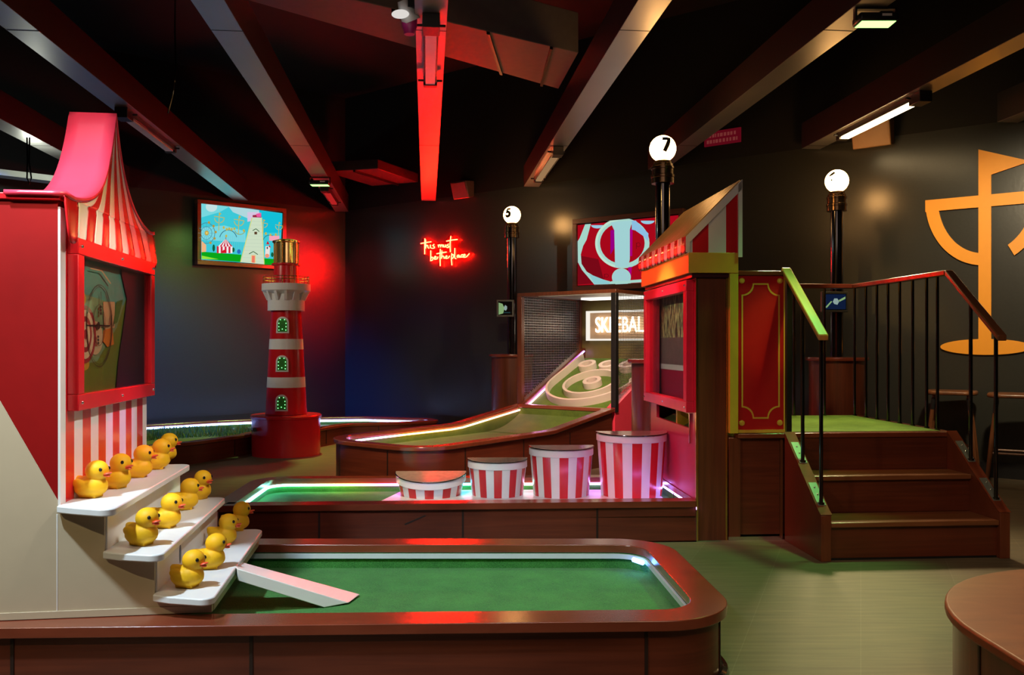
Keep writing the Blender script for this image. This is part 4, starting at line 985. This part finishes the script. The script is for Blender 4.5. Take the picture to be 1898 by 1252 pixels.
# subdivide the straight sides so the cap can climb
def dense(poly, step=.12):
    out = []
    for i in range(len(poly)):
        a, c = Vector(poly[i]), Vector(poly[(i+1) % len(poly)]); n = max(1, int((c-a).length/step))
        for k in range(n): q = a.lerp(c, k/n); out.append((q.x, q.y))
    return out
OQ = dense(OQ); zc_ = [railz(y) for x, y in OQ]
b = MB(); b.ring(offset(OQ, .02), offset(OQ, .09), 0, [z-.034 for z in zc_]); seam_boxes(b, offset(OQ, .02), (.5, 1.05, 1.75, 2.5, 3.2, 4.6), .02, RZ-.04, 1)
tQ.part(b, 'kerb_panel', [M['wood'], M['dark']])
b = MB(); b.ring(OQ, offset(OQ, .10), [z-.034 for z in zc_], zc_); tQ.part(b, 'kerb_cap', M['rim'], bevel=.006)
b = MB(); b.prism(offset(OQ, .092), .01, .30); b.ring(offset(OQ, .091), offset(OQ, .097), .30, [z-.036 for z in zc_]); tQ.part(b, 'lane_turf', M['turf_olive'])
# curved kicker up to the lip
def kick(i, j):
    y = -.62+.6*i; z = .302+(.50-.302)*i**2.0
    return (.1+(WS-.2)*j, y, z)
b = MB(); b.grid(kick, 14, 2); tQ.part(b, 'kicker', M['turf_olive'], solid=.01, angle=60)
ledS = em_ramp('led_sunset', 1, -2.5, 1.2, [(0, (1, .4, .15)), (.1, (.75, .45, 1)), (.28, (.8, .3, .9)), (.36, (1, .45, .1)), (.5, (1, .4, .12)), (.62, (1, .55, .3)), (.75, (1, .35, .2)), (.85, (.9, .35, .6)), (1, (.5, .2, 1))], 12)
b = MB(); run = [(.62, -2.588), (.42, -2.585), (.25, -2.55), (.13, -2.46), (.072, -2.32), (.06, -2.1), (.07, -1.5), (.079, -1.15), (.083, -1.0), (.103, -.05)]
b.tube([(x+.006, y, railz(y)-.045) for x, y in run]+[(.104, 0, .505), (.098, CD-.06, 1.08)], .0075, 8); tQ.part(b, 'led_strip', ledS)
# side boards and target board
BZ = lambda y: .50+(1.0-.50)*y/1.17
for x0 in (0, WS-.09):
    b = MB(); b.extr([(x0, 0, .0), (x0, 0, .545), (x0, CD, 1.125), (x0, CD, 0)], (.09, 0, 0)); tQ.part(b, 'side_board', M['pinkred'] if x0 else M['wood'])
b = MB(); b.extr([(.09, -.018, .47), (.09, -.018, .50), (.09, 1.17, 1.0), (.09, 1.17, .97)], (WS-.18, 0, 0)); tQ.part(b, 'target_board', turfmat('target_turf', (.05, .13, .01, 1), (.14, .27, .02, 1)))
bn = Vector((0, -.5, 1.17)).normalized(); bt = Vector((0, 1.17, .5)).normalized()
def BP(x, c, h=0): return Vector((x, 0, .50))+bt*c+bn*h
ringm = paint('white_ring', (.78, .72, .66), .4, var=.04)
def ring3(cx, c, ro, ri, h, n=44, a0=0, a1=360):
    b = MB(); k1 = n if a1-a0 == 360 else n+1
    for k in range(k1):
        a = R(a0+(a1-a0)*k/n); co, s = math.cos(a), math.sin(a)
        for r_, hh in ((ro, -.004), (ro, h), (ri, h), (ri, -.004)): b.vert(BP(cx+r_*co, c+r_*s, hh))
    for k in range(n):
        j = (k+1) % k1
        for q_ in range(4): w_ = (q_+1) % 4; b.face([4*k+q_, 4*j+q_, 4*j+w_, 4*k+w_])
    return b
tQ.part(ring3(.6, .53, .30, .272, .075), 'large_ring', ringm)
for x, c in ((.6, .56), (.30, .98), (.56, .98), (.81, .98)):
    cup = tQ.part(ring3(x, c, .10, .058, .07, 30), 'target_cup', ringm)
    b = MB(); n = 24; i = [b.vert(BP(x+.058*math.cos(2*PI*k/n), c+.058*math.sin(2*PI*k/n), .02)) for k in range(n)]; b.face(i); tQ.part(b, 'cup_hole', paint('hole_red', (.1, .012, .01), .6), cup)
b = MB(); U = [(.115, 1.2), (.115, .56)]+[(.6-.485*math.cos(R(a)), .56-.485*math.sin(R(a))) for a in range(6, 175, 6)]+[(1.055, .56), (1.055, 1.2)]
i0 = 0
for k, (x, c) in enumerate(U):
    q = Vector(U[min(k+1, len(U)-1)])-Vector(U[max(k-1, 0)]); nn = Vector((-q.y, q.x)).normalized()*.013
    for s, hh in ((1, -.004), (1, .085), (-1, .085), (-1, -.004)): b.vert(BP(x+nn.x*s, c+nn.y*s, hh))
for k in range(len(U)-1):
    for q_ in range(4): w_ = (q_+1) % 4; b.face([4*k+q_, 4*k+4+q_, 4*k+4+w_, 4*k+w_])
b.face([0, 1, 2, 3]); b.face([4*len(U)-4+k for k in range(4)])
tQ.part(b, 'curved_rail', ringm)
b = MB(); b.extr([(.1, .58, .8), (.1, .66, .84), (.1, .66, .80), (.1, .58, .76)], (.02, 0, 0)); tQ.part(b, 'sensor', M['matte_black'])
# cage
CT = 1.655; pw_ = .055
for x, y, z0 in ((-.01, 0, .50), (WS-pw_+.01, 0, .50), (-.01, CD-pw_, 0.9), (WS-pw_+.01, CD-pw_, .9)):
    b = MB(); b.box(x, x+pw_, y, y+pw_, z0, CT); tQ.part(b, 'cage_post', M['matte_black'] if x > .5 else M['woodv'], bevel=.003)
b = MB(); b.box(-.01, WS+.01, 0, pw_, CT, CT+.035); b.box(-.01, WS+.01, CD-pw_, CD, CT, CT+.035); b.box(-.01, .045, pw_, CD-pw_, CT, CT+.035); b.box(WS-.045, WS+.01, pw_, CD-pw_, CT, CT+.035); tQ.part(b, 'cage_top_frame', M['woodv'], bevel=.003)
b = MB(); b.box(.05, WS-.05, .3, CD-.06, CT+.01, CT+.03); tQ.part(b, 'cage_roof', paint('pale_roof', (.4, .4, .38), .4))
b = MB(); b.box(.3, WS-.1, .75, .95, CT-.012, CT+.008); tQ.part(b, 'light_panel', em('cage_light', (1, .95, .85), 1.6))
b = MB(); b.box(.0, WS, CD-.02, CD, .9, CT); tQ.part(b, 'back_panel', paint('olive_back', (.16, .12, .03), .5))
def meshpanel(x):
    b = MB(); g = .027; w = .0028; y = pw_
    zlo = lambda y: railz(y)+.02
    k = 0; yy = pw_+.004
    while yy < CD-pw_:
        b.box(x-w/2, x+w/2, yy, yy+w, zlo(yy), CT); yy += g
    zz = .58
    while zz < CT:
        ymax = CD-pw_; 
        if zz < zlo(CD): ymax = min(ymax, (zz-.02-.545)/(1.125-.545)*CD)
        if ymax > pw_+.02: b.box(x-w/2, x+w/2, pw_, ymax, zz, zz+w)
        zz += g
    return b
for x in (.018, WS-.018):
    tQ.part(meshpanel(x), 'wire_mesh', M['mesh'])
b = MB(); b.box(.012, .03, pw_, pw_+.02, .57, CT); b.extr([(.01, pw_, railz(pw_)), (.01, pw_, railz(pw_)+.02), (.01, CD-pw_, railz(CD-pw_)+.02), (.01, CD-pw_, railz(CD-pw_))], (.02, 0, 0)); tQ.part(b, 'mesh_edging', M['chrome'])
# glowing sign at the back
tN = Thing('lit_sign', 'glowing white skeeball letter sign at the back of the cage', 'sign', FS, (.585, CD-.03, 1.37))
sx0, sx1, sz0, sz1 = .14, 1.02, 1.2, 1.535; yb_ = CD-.0215
b = MB()
for q in ((sx0, sx1, sz0, sz0+.02), (sx0, sx1, sz1-.02, sz1), (sx0, sx0+.02, sz0+.02, sz1-.02), (sx1-.02, sx1, sz0+.02, sz1-.02)): b.box(q[0], q[1], yb_-.07, yb_, q[2], q[3])
tN.part(b, 'sign_frame', em('frame_glow', (1, .93, .82), .95))
b = MB(); b.box(sx0+.02, sx1-.02, yb_-.012, yb_, sz0+.02, sz1-.02); tN.part(b, 'sign_back', paint('tan_backing', (.55, .36, .22), .5))
b = MB(); me = text_mesh('SKEEBALL', .25, .008, .0, .64); mb_text(b, me, ((sx0+sx1)/2+.01, yb_-.04, (sz0+sz1)/2), (1, 0, 0), (0, 0, 1), (0, -1, 0)); tN.part(b, 'letters', em('letters_glow', (1, .84, .62), 4))

# ------------------------------------------------------------------ globe lamp posts on wooden pedestals
globe = em('globe_glow', (1.0, .5, .16), 32); digit_ink = paint('number_ink', (.05, .035, .02), .6)
def lamp(x, y, gz, num, ang, lab, tsize=.085):
    t = Thing('lamp_post', lab, 'lamp post', WORLD, (x, y, 0), group='globe lamp posts')
    b = MB(); b.lathe([(.235, 0), (.235, 1.012)], (x, y, 0), 40)
    pd = t.part(b, 'pedestal', M['woodv'])
    b = MB(); b.lathe([(.24, 1.012), (.262, 1.014), (.266, 1.026), (.262, 1.042), (.05, 1.046)], (x, y, 0), 40); t.part(b, 'pedestal_top', M['rim'])
    pt = gz-.245
    b = MB(); b.lathe([(.055, 1.045), (.055, pt+.02)], (x, y, 0), 28); t.part(b, 'pole', M['gloss_black'])
    b = MB(); b.lathe([(.056, pt-.02), (.085, pt-.02), (.085, pt+.02), (.09, pt+.024), (.09, pt+.04), (.082, pt+.046), (.082, pt+.085), (.087, pt+.088), (.087, pt+.105), (.078, pt+.11), (.078, pt+.125), (.068, pt+.128), (.066, pt+.15)], (x, y, 0), 36); t.part(b, 'collar', paint('bronze_collar', (.16, .1, .05), .22, metal=.9))
    b = MB(); b.ball((x, y, gz), .1, nu=36, nv=22); g = t.part(b, 'globe', globe)
    me = text_mesh(num, .15, 0, .009); bm = bmesh.new(); bm.from_mesh(me); bmesh.ops.triangulate(bm, faces=bm.faces)
    for _ in range(3): bmesh.ops.subdivide_edges(bm, edges=[e for e in bm.edges if e.calc_length() > .012], cuts=1); bmesh.ops.triangulate(bm, faces=bm.faces)
    a = R(ang); fwd = Vector((math.sin(a), -math.cos(a), 0)); side = Vector((math.cos(a), math.sin(a), 0)); b = MB()
    for v in bm.verts:
        th, ph = v.co.x/.1, v.co.y/.1+.12
        q = (fwd*math.cos(th)+side*math.sin(th))*math.cos(ph)+Vector((0, 0, math.sin(ph)))
        b.vert(Vector((x, y, gz))+q*.1012)
    bm.verts.index_update()
    for f in bm.faces: b.face([v.index for v in f.verts])
    bm.free(); t.part(b, 'numeral', digit_ink, g)
    return t
L7 = (1.144, 6.55); L5 = (0.0, 9.95); L6 = (2.86, 7.6)
lamp(L7[0], L7[1], 2.64, '7', 10, 'black lamp post with a glowing globe marked 7, behind the stall awning')
lamp(L5[0], L5[1], 2.65, '5', -28, 'black lamp post with a glowing globe marked 5, beside the wire cage')
lamp(L6[0], L6[1], 2.594, '6', -46, 'black lamp post with a glowing globe, behind the deck railing')
def tablet(x, y, z, w, h, rot, lab, pic):
    f = Frame(x, y, rot); t = Thing('score_tablet', lab, 'tablet', f, (0, 0, z))
    b = MB(); b.box(-w/2, w/2, -.03, 0, z-h/2, z+h/2); t.part(b, 'case', paint('tablet_case', (.09, .1, .09), .4), bevel=.006)
    b = MB(); mats = [M['gloss_black'], E(40, 70, 75, .6), E(150, 190, 130, .7), E(160, 185, 180, .7), E(20, 35, 70, .6)]
    b.box(-w/2+.02, w/2-.02, -.0315, -.0302, z-h/2+.02, z+h/2-.02, 0); W_, H_ = w-.05, h-.05
    q = lambda pts, mi, k: b.face([b.vert((-W_/2+W_*x, -.0318-.0003*k, z-H_/2+H_*y)) for x, y in pts], mi)
    if pic: q([(0, 0), (.35, .1), (.45, .5), (.3, .85), (0, .95)], 2, 1); q([(.42, .4), (.55, .3), (.65, .45), (.65, .65), (.5, .75), (.42, .6)], 3, 2); q([(.4, .12), (.9, .12), (.9, .2), (.4, .2)], 1, 1)
    else: q([(0, 0), (1, 0), (1, 1), (0, 1)], 4, 0); q([(.45, .35), (.6, .3), (.68, .5), (.6, .72), (.45, .72), (.38, .5)], 3, 1); q([(.65, .6), (.98, .85), (.98, .7), (.7, .5)], 2, 2); q([(.0, .1), (.3, .55), (.35, .5), (.1, .1)], 2, 2)
    t.part(b, 'screen', mats)
    b = MB(); b.tube([(0, .0005, z), (0, .026, z)], .03, 12); t.part(b, 'mount', M['matte_black'])
p = at(937, 572, L5[1]-.09); tablet(p.x, p.y, p.z, .2, .195, -8, 'small square score tablet fixed to the lamp post beside the cage', 1)
p = at(1545, 560, L6[1]-.09); tablet(p.x, p.y, p.z, .24, .18, 6, 'dark score tablet on the lamp post behind the deck railing', 0)

# ------------------------------------------------------------------ lighthouse
lx, ly = -2.38, 9.1
tL = Thing('lighthouse', 'red and white model lighthouse with three arched windows and a golden lantern', 'lighthouse', WORLD, (lx, ly, 0))
c0 = (lx, ly, 0)
b = MB(); b.lathe([(.352, 0), (.352, .385), (.365, .39), (.365, .41), (.355, .42), (.0, .425)], c0, 64); tL.part(b, 'base_drum', M['red'])
rt = lambda z: .215+(.155-.215)*(z-.425)/(1.51-.425)
b = MB(); zs = [.4255, .707, .707, .815, .815, 1.105, 1.105, 1.213, 1.213, 1.52]
b.lathe([(rt(z), z) for z in zs], c0, 56, mis=[0, 0, 1, 0, 0, 0, 1, 0, 0]); tL.part(b, 'tower', [M['red'], M['white']])
b = MB(); b.lathe([(.19, 1.51), (.19, 1.685), (.235, 1.705), (.25, 1.72), (.25, 1.79), (.05, 1.795)], c0, 56)
for k in range(14):
    a = 2*PI*k/14; d = Vector((math.cos(a), math.sin(a), 0)); s = Vector((-d.y, d.x, 0))*.014; o = Vector(c0)
    b.extr([o+d*.185-s+Vector((0, 0, 1.62)), o+d*.20-s+Vector((0, 0, 1.62)), o+d*.238-s+Vector((0, 0, 1.70)), o+d*.242-s+Vector((0, 0, 1.72)), o+d*.185-s+Vector((0, 0, 1.72))], s*2)
tL.part(b, 'gallery', M['white'])
b = MB(); b.lathe([(.135, 1.795), (.125, 1.98), (.15, 1.99), (.15, 2.005), (.13, 2.01)], c0, 48); tL.part(b, 'upper_tower', M['red'])
b = MB(); b.lathe([(.118, 2.0), (.118, 2.225)], c0, 40); ln = tL.part(b, 'lantern_glass', paint('gold_glass', (.9, .62, .25), .12, metal=.85))
b = MB()
for k in range(10):
    a = 2*PI*k/10+.2; b.tube([(lx+.122*math.cos(a), ly+.122*math.sin(a), 2.0), (lx+.122*math.cos(a), ly+.122*math.sin(a), 2.225)], .008, 8)
tL.part(b, 'glazing_bar', M['brass'], ln)
b = MB(); b.lathe([(.132, 2.222), (.142, 2.23), (.142, 2.243), (.08, 2.262), (.0, 2.268)], c0, 48); tL.part(b, 'lantern_cap', M['brass'])
b = MB()
for z in (1.835, 1.865): b.tube([(lx+.235*math.cos(2*PI*k/40), ly+.235*math.sin(2*PI*k/40), z) for k in range(40)], .0035, 6, True)
for k in range(12):
    a = 2*PI*k/12+.1; b.tube([(lx+.235*math.cos(a), ly+.235*math.sin(a), 1.79), (lx+.235*math.cos(a), ly+.235*math.sin(a), 1.872)], .004, 6)
tL.part(b, 'gallery_rail', M['brass'])
bulb = em('green_bulb', (.25, 1, .35), 3)
fwd = Vector((math.sin(R(2)), -math.cos(R(2)), 0)); side = Vector((-fwd.y, fwd.x, 0))
def arch(w, h, n=12):
    return [(-w, -h), (w, -h)]+[(w*math.cos(PI*k/n), h*.35+w*math.sin(PI*k/n)) for k in range(n+1)]
for zc in (1.355, .955, .55):
    rad = rt(zc); P3 = lambda a, z, off: Vector((lx, ly, zc))+(fwd*math.cos(a/rad)+side*math.sin(a/rad))*(rt(zc+z)+off)+Vector((0, 0, z))
    out, inn = arch(.061, .082), arch(.046, .068); b = MB(); n = len(out)
    for k in range(n):
        for (p_, off) in ((out[k], -.004), (out[k], .014), (inn[k], .014), (inn[k], -.004)): b.vert(P3(p_[0], p_[1], off))
    for k in range(n):
        j = (k+1) % n
        for q_ in range(4): w_ = (q_+1) % 4; b.face([4*k+q_, 4*j+q_, 4*j+w_, 4*k+w_])
    wf = tL.part(b, 'arched_window', M['white'])
    b = MB(); b.face([b.vert(P3(p_[0], p_[1], .0115)) for p_ in inn]); tL.part(b, 'turf_pane', M['turf'], wf)
    for a_, z_ in ((-.032, -.05), (.032, -.05), (-.034, -.015), (.034, -.015), (-.034, .02), (.034, .02), (-.02, .058), (.02, .058), (0, -.04)): b = MB(); b.ball(P3(a_, z_, .014), .0045, nu=8, nv=6); tL.part(b, 'bulb', bulb, wf)
b = MB(); b.tube([at(467, 797, 9.0)+Vector((.004, 0, 0)), at(472, 797, 8.78)], .02, 12); tL.part(b, 'socket', M['matte_black'])

# ------------------------------------------------------------------ bar stools by the right wall
def stool(x, y, lab, rot):
    f = Frame(x, y, rot); t = Thing('bar_stool', lab, 'stool', f, (0, 0, 0), group='wooden bar stools')
    b = MB(); pl = rounded([(-.2, -.17), (.2, -.17), (.2, .17), (-.2, .17)], .1, 8); b.prism(pl, .725, .76); t.part(b, 'seat', M['stool'], bevel=.012)
    for sx in (-1, 1):
        for sy in (-1, 1):
            b = MB(); b.tube([(sx*.13, sy*.1, .724), (sx*.165, sy*.13, .38), (sx*.205, sy*.165, 0)], [.014, .019, .014], 10); lg = t.part(b, 'leg', M['stool'])
            b = MB(); b.tube([(sx*.132, sy*.102, .70), (sx*.143, sy*.111, .60)], .0185, 10); t.part(b, 'leg_sleeve', M['matte_black'], lg)
    b = MB()
    for z, k in ((.28, .93), (.24, .95)):
        xx, yy = .2*k*.9, .16*k*.9
        if z > .26: b.tube([(-xx, -yy, z), (xx, -yy, z)], .009, 8); b.tube([(-xx, yy, z), (xx, yy, z)], .009, 8)
        else: b.tube([(-xx, -yy, z), (-xx, yy, z)], .009, 8); b.tube([(xx, -yy, z), (xx, yy, z)], .009, 8)
    t.part(b, 'stretcher', M['stool'])
stool(3.78, 7.42, 'wooden bar stool against the dark wall, nearer the globe lamp', -30)
stool(4.07, 6.98, 'wooden bar stool against the dark wall, cut by the right edge of the picture', -30)

# ------------------------------------------------------------------ light
def look(o, tgt): o.rotation_euler = (Vector(tgt)-o.location).to_track_quat('-Z', 'Y').to_euler()
def spot(name, loc, tgt, power, col, size=50, blend=.6, rad=.05, parent=None):
    d = bpy.data.lights.new(name, 'SPOT'); d.energy = power; d.color = col; d.spot_size = R(size); d.spot_blend = blend; d.shadow_soft_size = rad
    o = bpy.data.objects.new(name, d); COL.objects.link(o); o.location = loc; look(o, tgt); return o
def point(name, loc, power, col, rad=.05):
    d = bpy.data.lights.new(name, 'POINT'); d.energy = power; d.color = col; d.shadow_soft_size = rad
    o = bpy.data.objects.new(name, d); COL.objects.link(o); o.location = loc; return o
def area(name, loc, tgt, power, col, sx, sy):
    d = bpy.data.lights.new(name, 'AREA'); d.energy = power; d.color = col; d.shape = 'RECTANGLE'; d.size = sx; d.size_y = sy
    o = bpy.data.objects.new(name, d); COL.objects.link(o); o.location = loc; look(o, tgt); return o
# ceiling spots, most of them unseen, and fills added for brightness
spot('warm_ceiling_spot', (-2.7, .6, 3.0), (-1.2, 3.2, .6), 140, (1, .8, .45), 60, .7, .03)
spot('cool_ceiling_spot', (-1.9, 1.9, 3.0), (-1.0, 3.4, .3), 420, (.7, .87, 1), 55, .7, .06)
spot('awning_ceiling_spot', (-1.6, .8, 3.0), (-1.6, 3.0, 1.85), 115, (1, .85, .95), 26, .6, .05)
spot('green_flood_beam', (bx(5, 4.86)+.04, 4.86, 2.9), (.95, 4.2, 0), 150, (.24, 1, .22), 52, .6, .1)
spot('green_flood_beam', (bx(2, 9.75)-.1, 9.7, 2.9), (-3.9, 10.9, 1.3), 60, (.4, 1, .2), 70, .9, .06)
spot('green_flood_beam', (bx(2, 9.75), 9.7, 2.9), (-3.7, 9.5, .2), 260, (.55, 1, .22), 110, .7, .06)
spot('red_ceiling_spot', (bx(3, 4.95)-.15, 4.9, 2.95), (1.0, 5.7, .9), 170, (1, .04, .14), 44, .7, .05)
spot('red_ceiling_spot', (bx(3, 4.5)-.15, 4.5, 2.95), (-1.42, 3.4, 1.45), 170, (1, .02, .05), 18, .6, .05)
spot('red_ceiling_spot', (bx(3, 5.4), 5.4, 2.95), (.2, 4.4, .2), 35, (1, .03, .03), 40, .8, .05)
spot('red_wall_washer', (bx(2, 10.9)-.05, 10.9, 2.93), (-2.95, 12.0, 2.1), 900, (1, .01, .03), 58, .9, .05)
spot('orange_ceiling_spot', (-1.0, 3.2, 2.95), (1.05, 5.8, 1.8), 130, (1, .55, .12), 24, .6, .05)
spot('yellow_ceiling_spot', (2.4, 3.0, 2.95), (1.62, 4.9, 1.4), 80, (1, .72, .14), 10, .8, .05)
spot('tan_floor_spot', (1.2, .6, 2.95), (2.1, 3.2, 0), 130, (1, .74, .42), 62, .8, .15)
spot('amber_ceiling_spot', (.3, 1.6, 2.95), (-1.45, 2.98, 1.68), 170, (1, .6, .15), 13, .6, .03)
point('bulkhead_lamp', at(63, 318, 8.2), 14, (.95, 1, .85), .03)
spot('lime_deck_fill', (bx(5, 5.6), 5.6, 2.95), (1.95, 5.75, .63), 40, (.7, 1, .2), 50, .6, .08)  # added fill, brightens the deck turf
spot('tan_rear_spot', (2.5, 7.5, 2.98), (1.6, 3.3, 0), 540, (1, .76, .4), 62, .8, .3)
spot('pedestal_fill', (2.3, 5.0, 2.95), (2.85, 7.4, .8), 110, (1, .65, .4), 24, .8, .06)  # added, no fitting there: lifts the pedestal behind the railing
spot('warm_mid_fill', (-.2, 5.0, 3.0), (.0, 8.2, .6), 330, (1, .72, .45), 58, .7, .12)  # made-up warm fill for the middle of the room
spot('kerb_fill', (-.6, 3.9, 2.98), (-.7, 6.6, .2), 520, (1, .7, .4), 34, .8, .08)  # added to lift the dark kerb of the ball ramp
spot('green_bed_fill', (.3, 1.6, 3.0), (-.1, 3.45, .15), 55, (.85, 1, .9), 42, .8, .1)  # added white fill over the front turf
spot('gallery_window_fill', (.5, 2.5, 2.95), (-1.44, 3.25, 1.0), 230, (1, .97, .85), 25, .5, .04)  # added fill for the window art and the ducks
spot('gallery_magenta_fill', (.2, 4.0, 2.95), (-1.46, 3.45, .9), 170, (1, .08, .75), 9, .7, .04)  # added, stands in for LED glow on the striped front
spot('stall_window_fill', (-1.4, 4.6, 2.95), (1.1, 5.65, 1.18), 420, (.9, 1, .7), 15, .5, .04)  # added so the backdrop shows behind the pane
spot('emblem_spot', (2.9, 4.9, 2.95), (4.2, 7.2, 1.7), 330, (1, .8, .5), 55, .8, .08)
spot('cold_wall_fill', (-5.6, 8.3, 2.9), (-3.7, 11.3, .2), 2000, (.015, .12, 1), 52, .9, .2)  # added, stands in for the blue LED glow low on the wall
spot('lighthouse_spot', (-4.4, 6.6, 2.9), (-2.4, 9.1, 1.45), 120, (1, .85, .65), 29, .7, .08)
spot('ramp_spot', (.6, 6.3, 2.95), (1.0, 8.8, .7), 320, (1, .75, .45), 45, .8, .08)
spot('tub_spot', (-.4, 4.0, 2.95), (.3, 5.7, .4), 70, (.95, .9, 1), 50, .8, .08)
spot('magenta_ceiling_spot', (-.1, 5.6, 2.95), (.9, 7.6, .5), 130, (1, .08, .4), 55, .8, .06)
area('warm_area_fill', (.3, 1.6, 3.0), (.3, 3.2, 0), 20, (1, .7, .6), 3, 1.2)  # added soft warm fill, not a fitting of the room
wd = bpy.data.worlds.new('dark_room'); SC.world = wd; wd.use_nodes = True
wd.node_tree.nodes['Background'].inputs[0].default_value = (.5, .45, .45, 1); wd.node_tree.nodes['Background'].inputs[1].default_value = .01

# ------------------------------------------------------------------ camera
cam = bpy.data.cameras.new('camera'); co = bpy.data.objects.new('camera', cam); COL.objects.link(co)
co.location = (0, 0, CH); co.rotation_euler = (PI/2, 0, 0); cam.sensor_width = 36; cam.lens = F/1898*36; cam.shift_y = 14/1898; cam.clip_start = .05
SC.camera = co
SC.view_settings.view_transform = 'Standard'; SC.view_settings.look = 'None'; SC.view_settings.gamma = 1; SC.view_settings.use_curve_mapping = False
SC.view_settings.exposure = 0
SC.cycles.use_denoising = True; SC.cycles.sample_clamp_indirect = 6; SC.cycles.max_bounces = 8
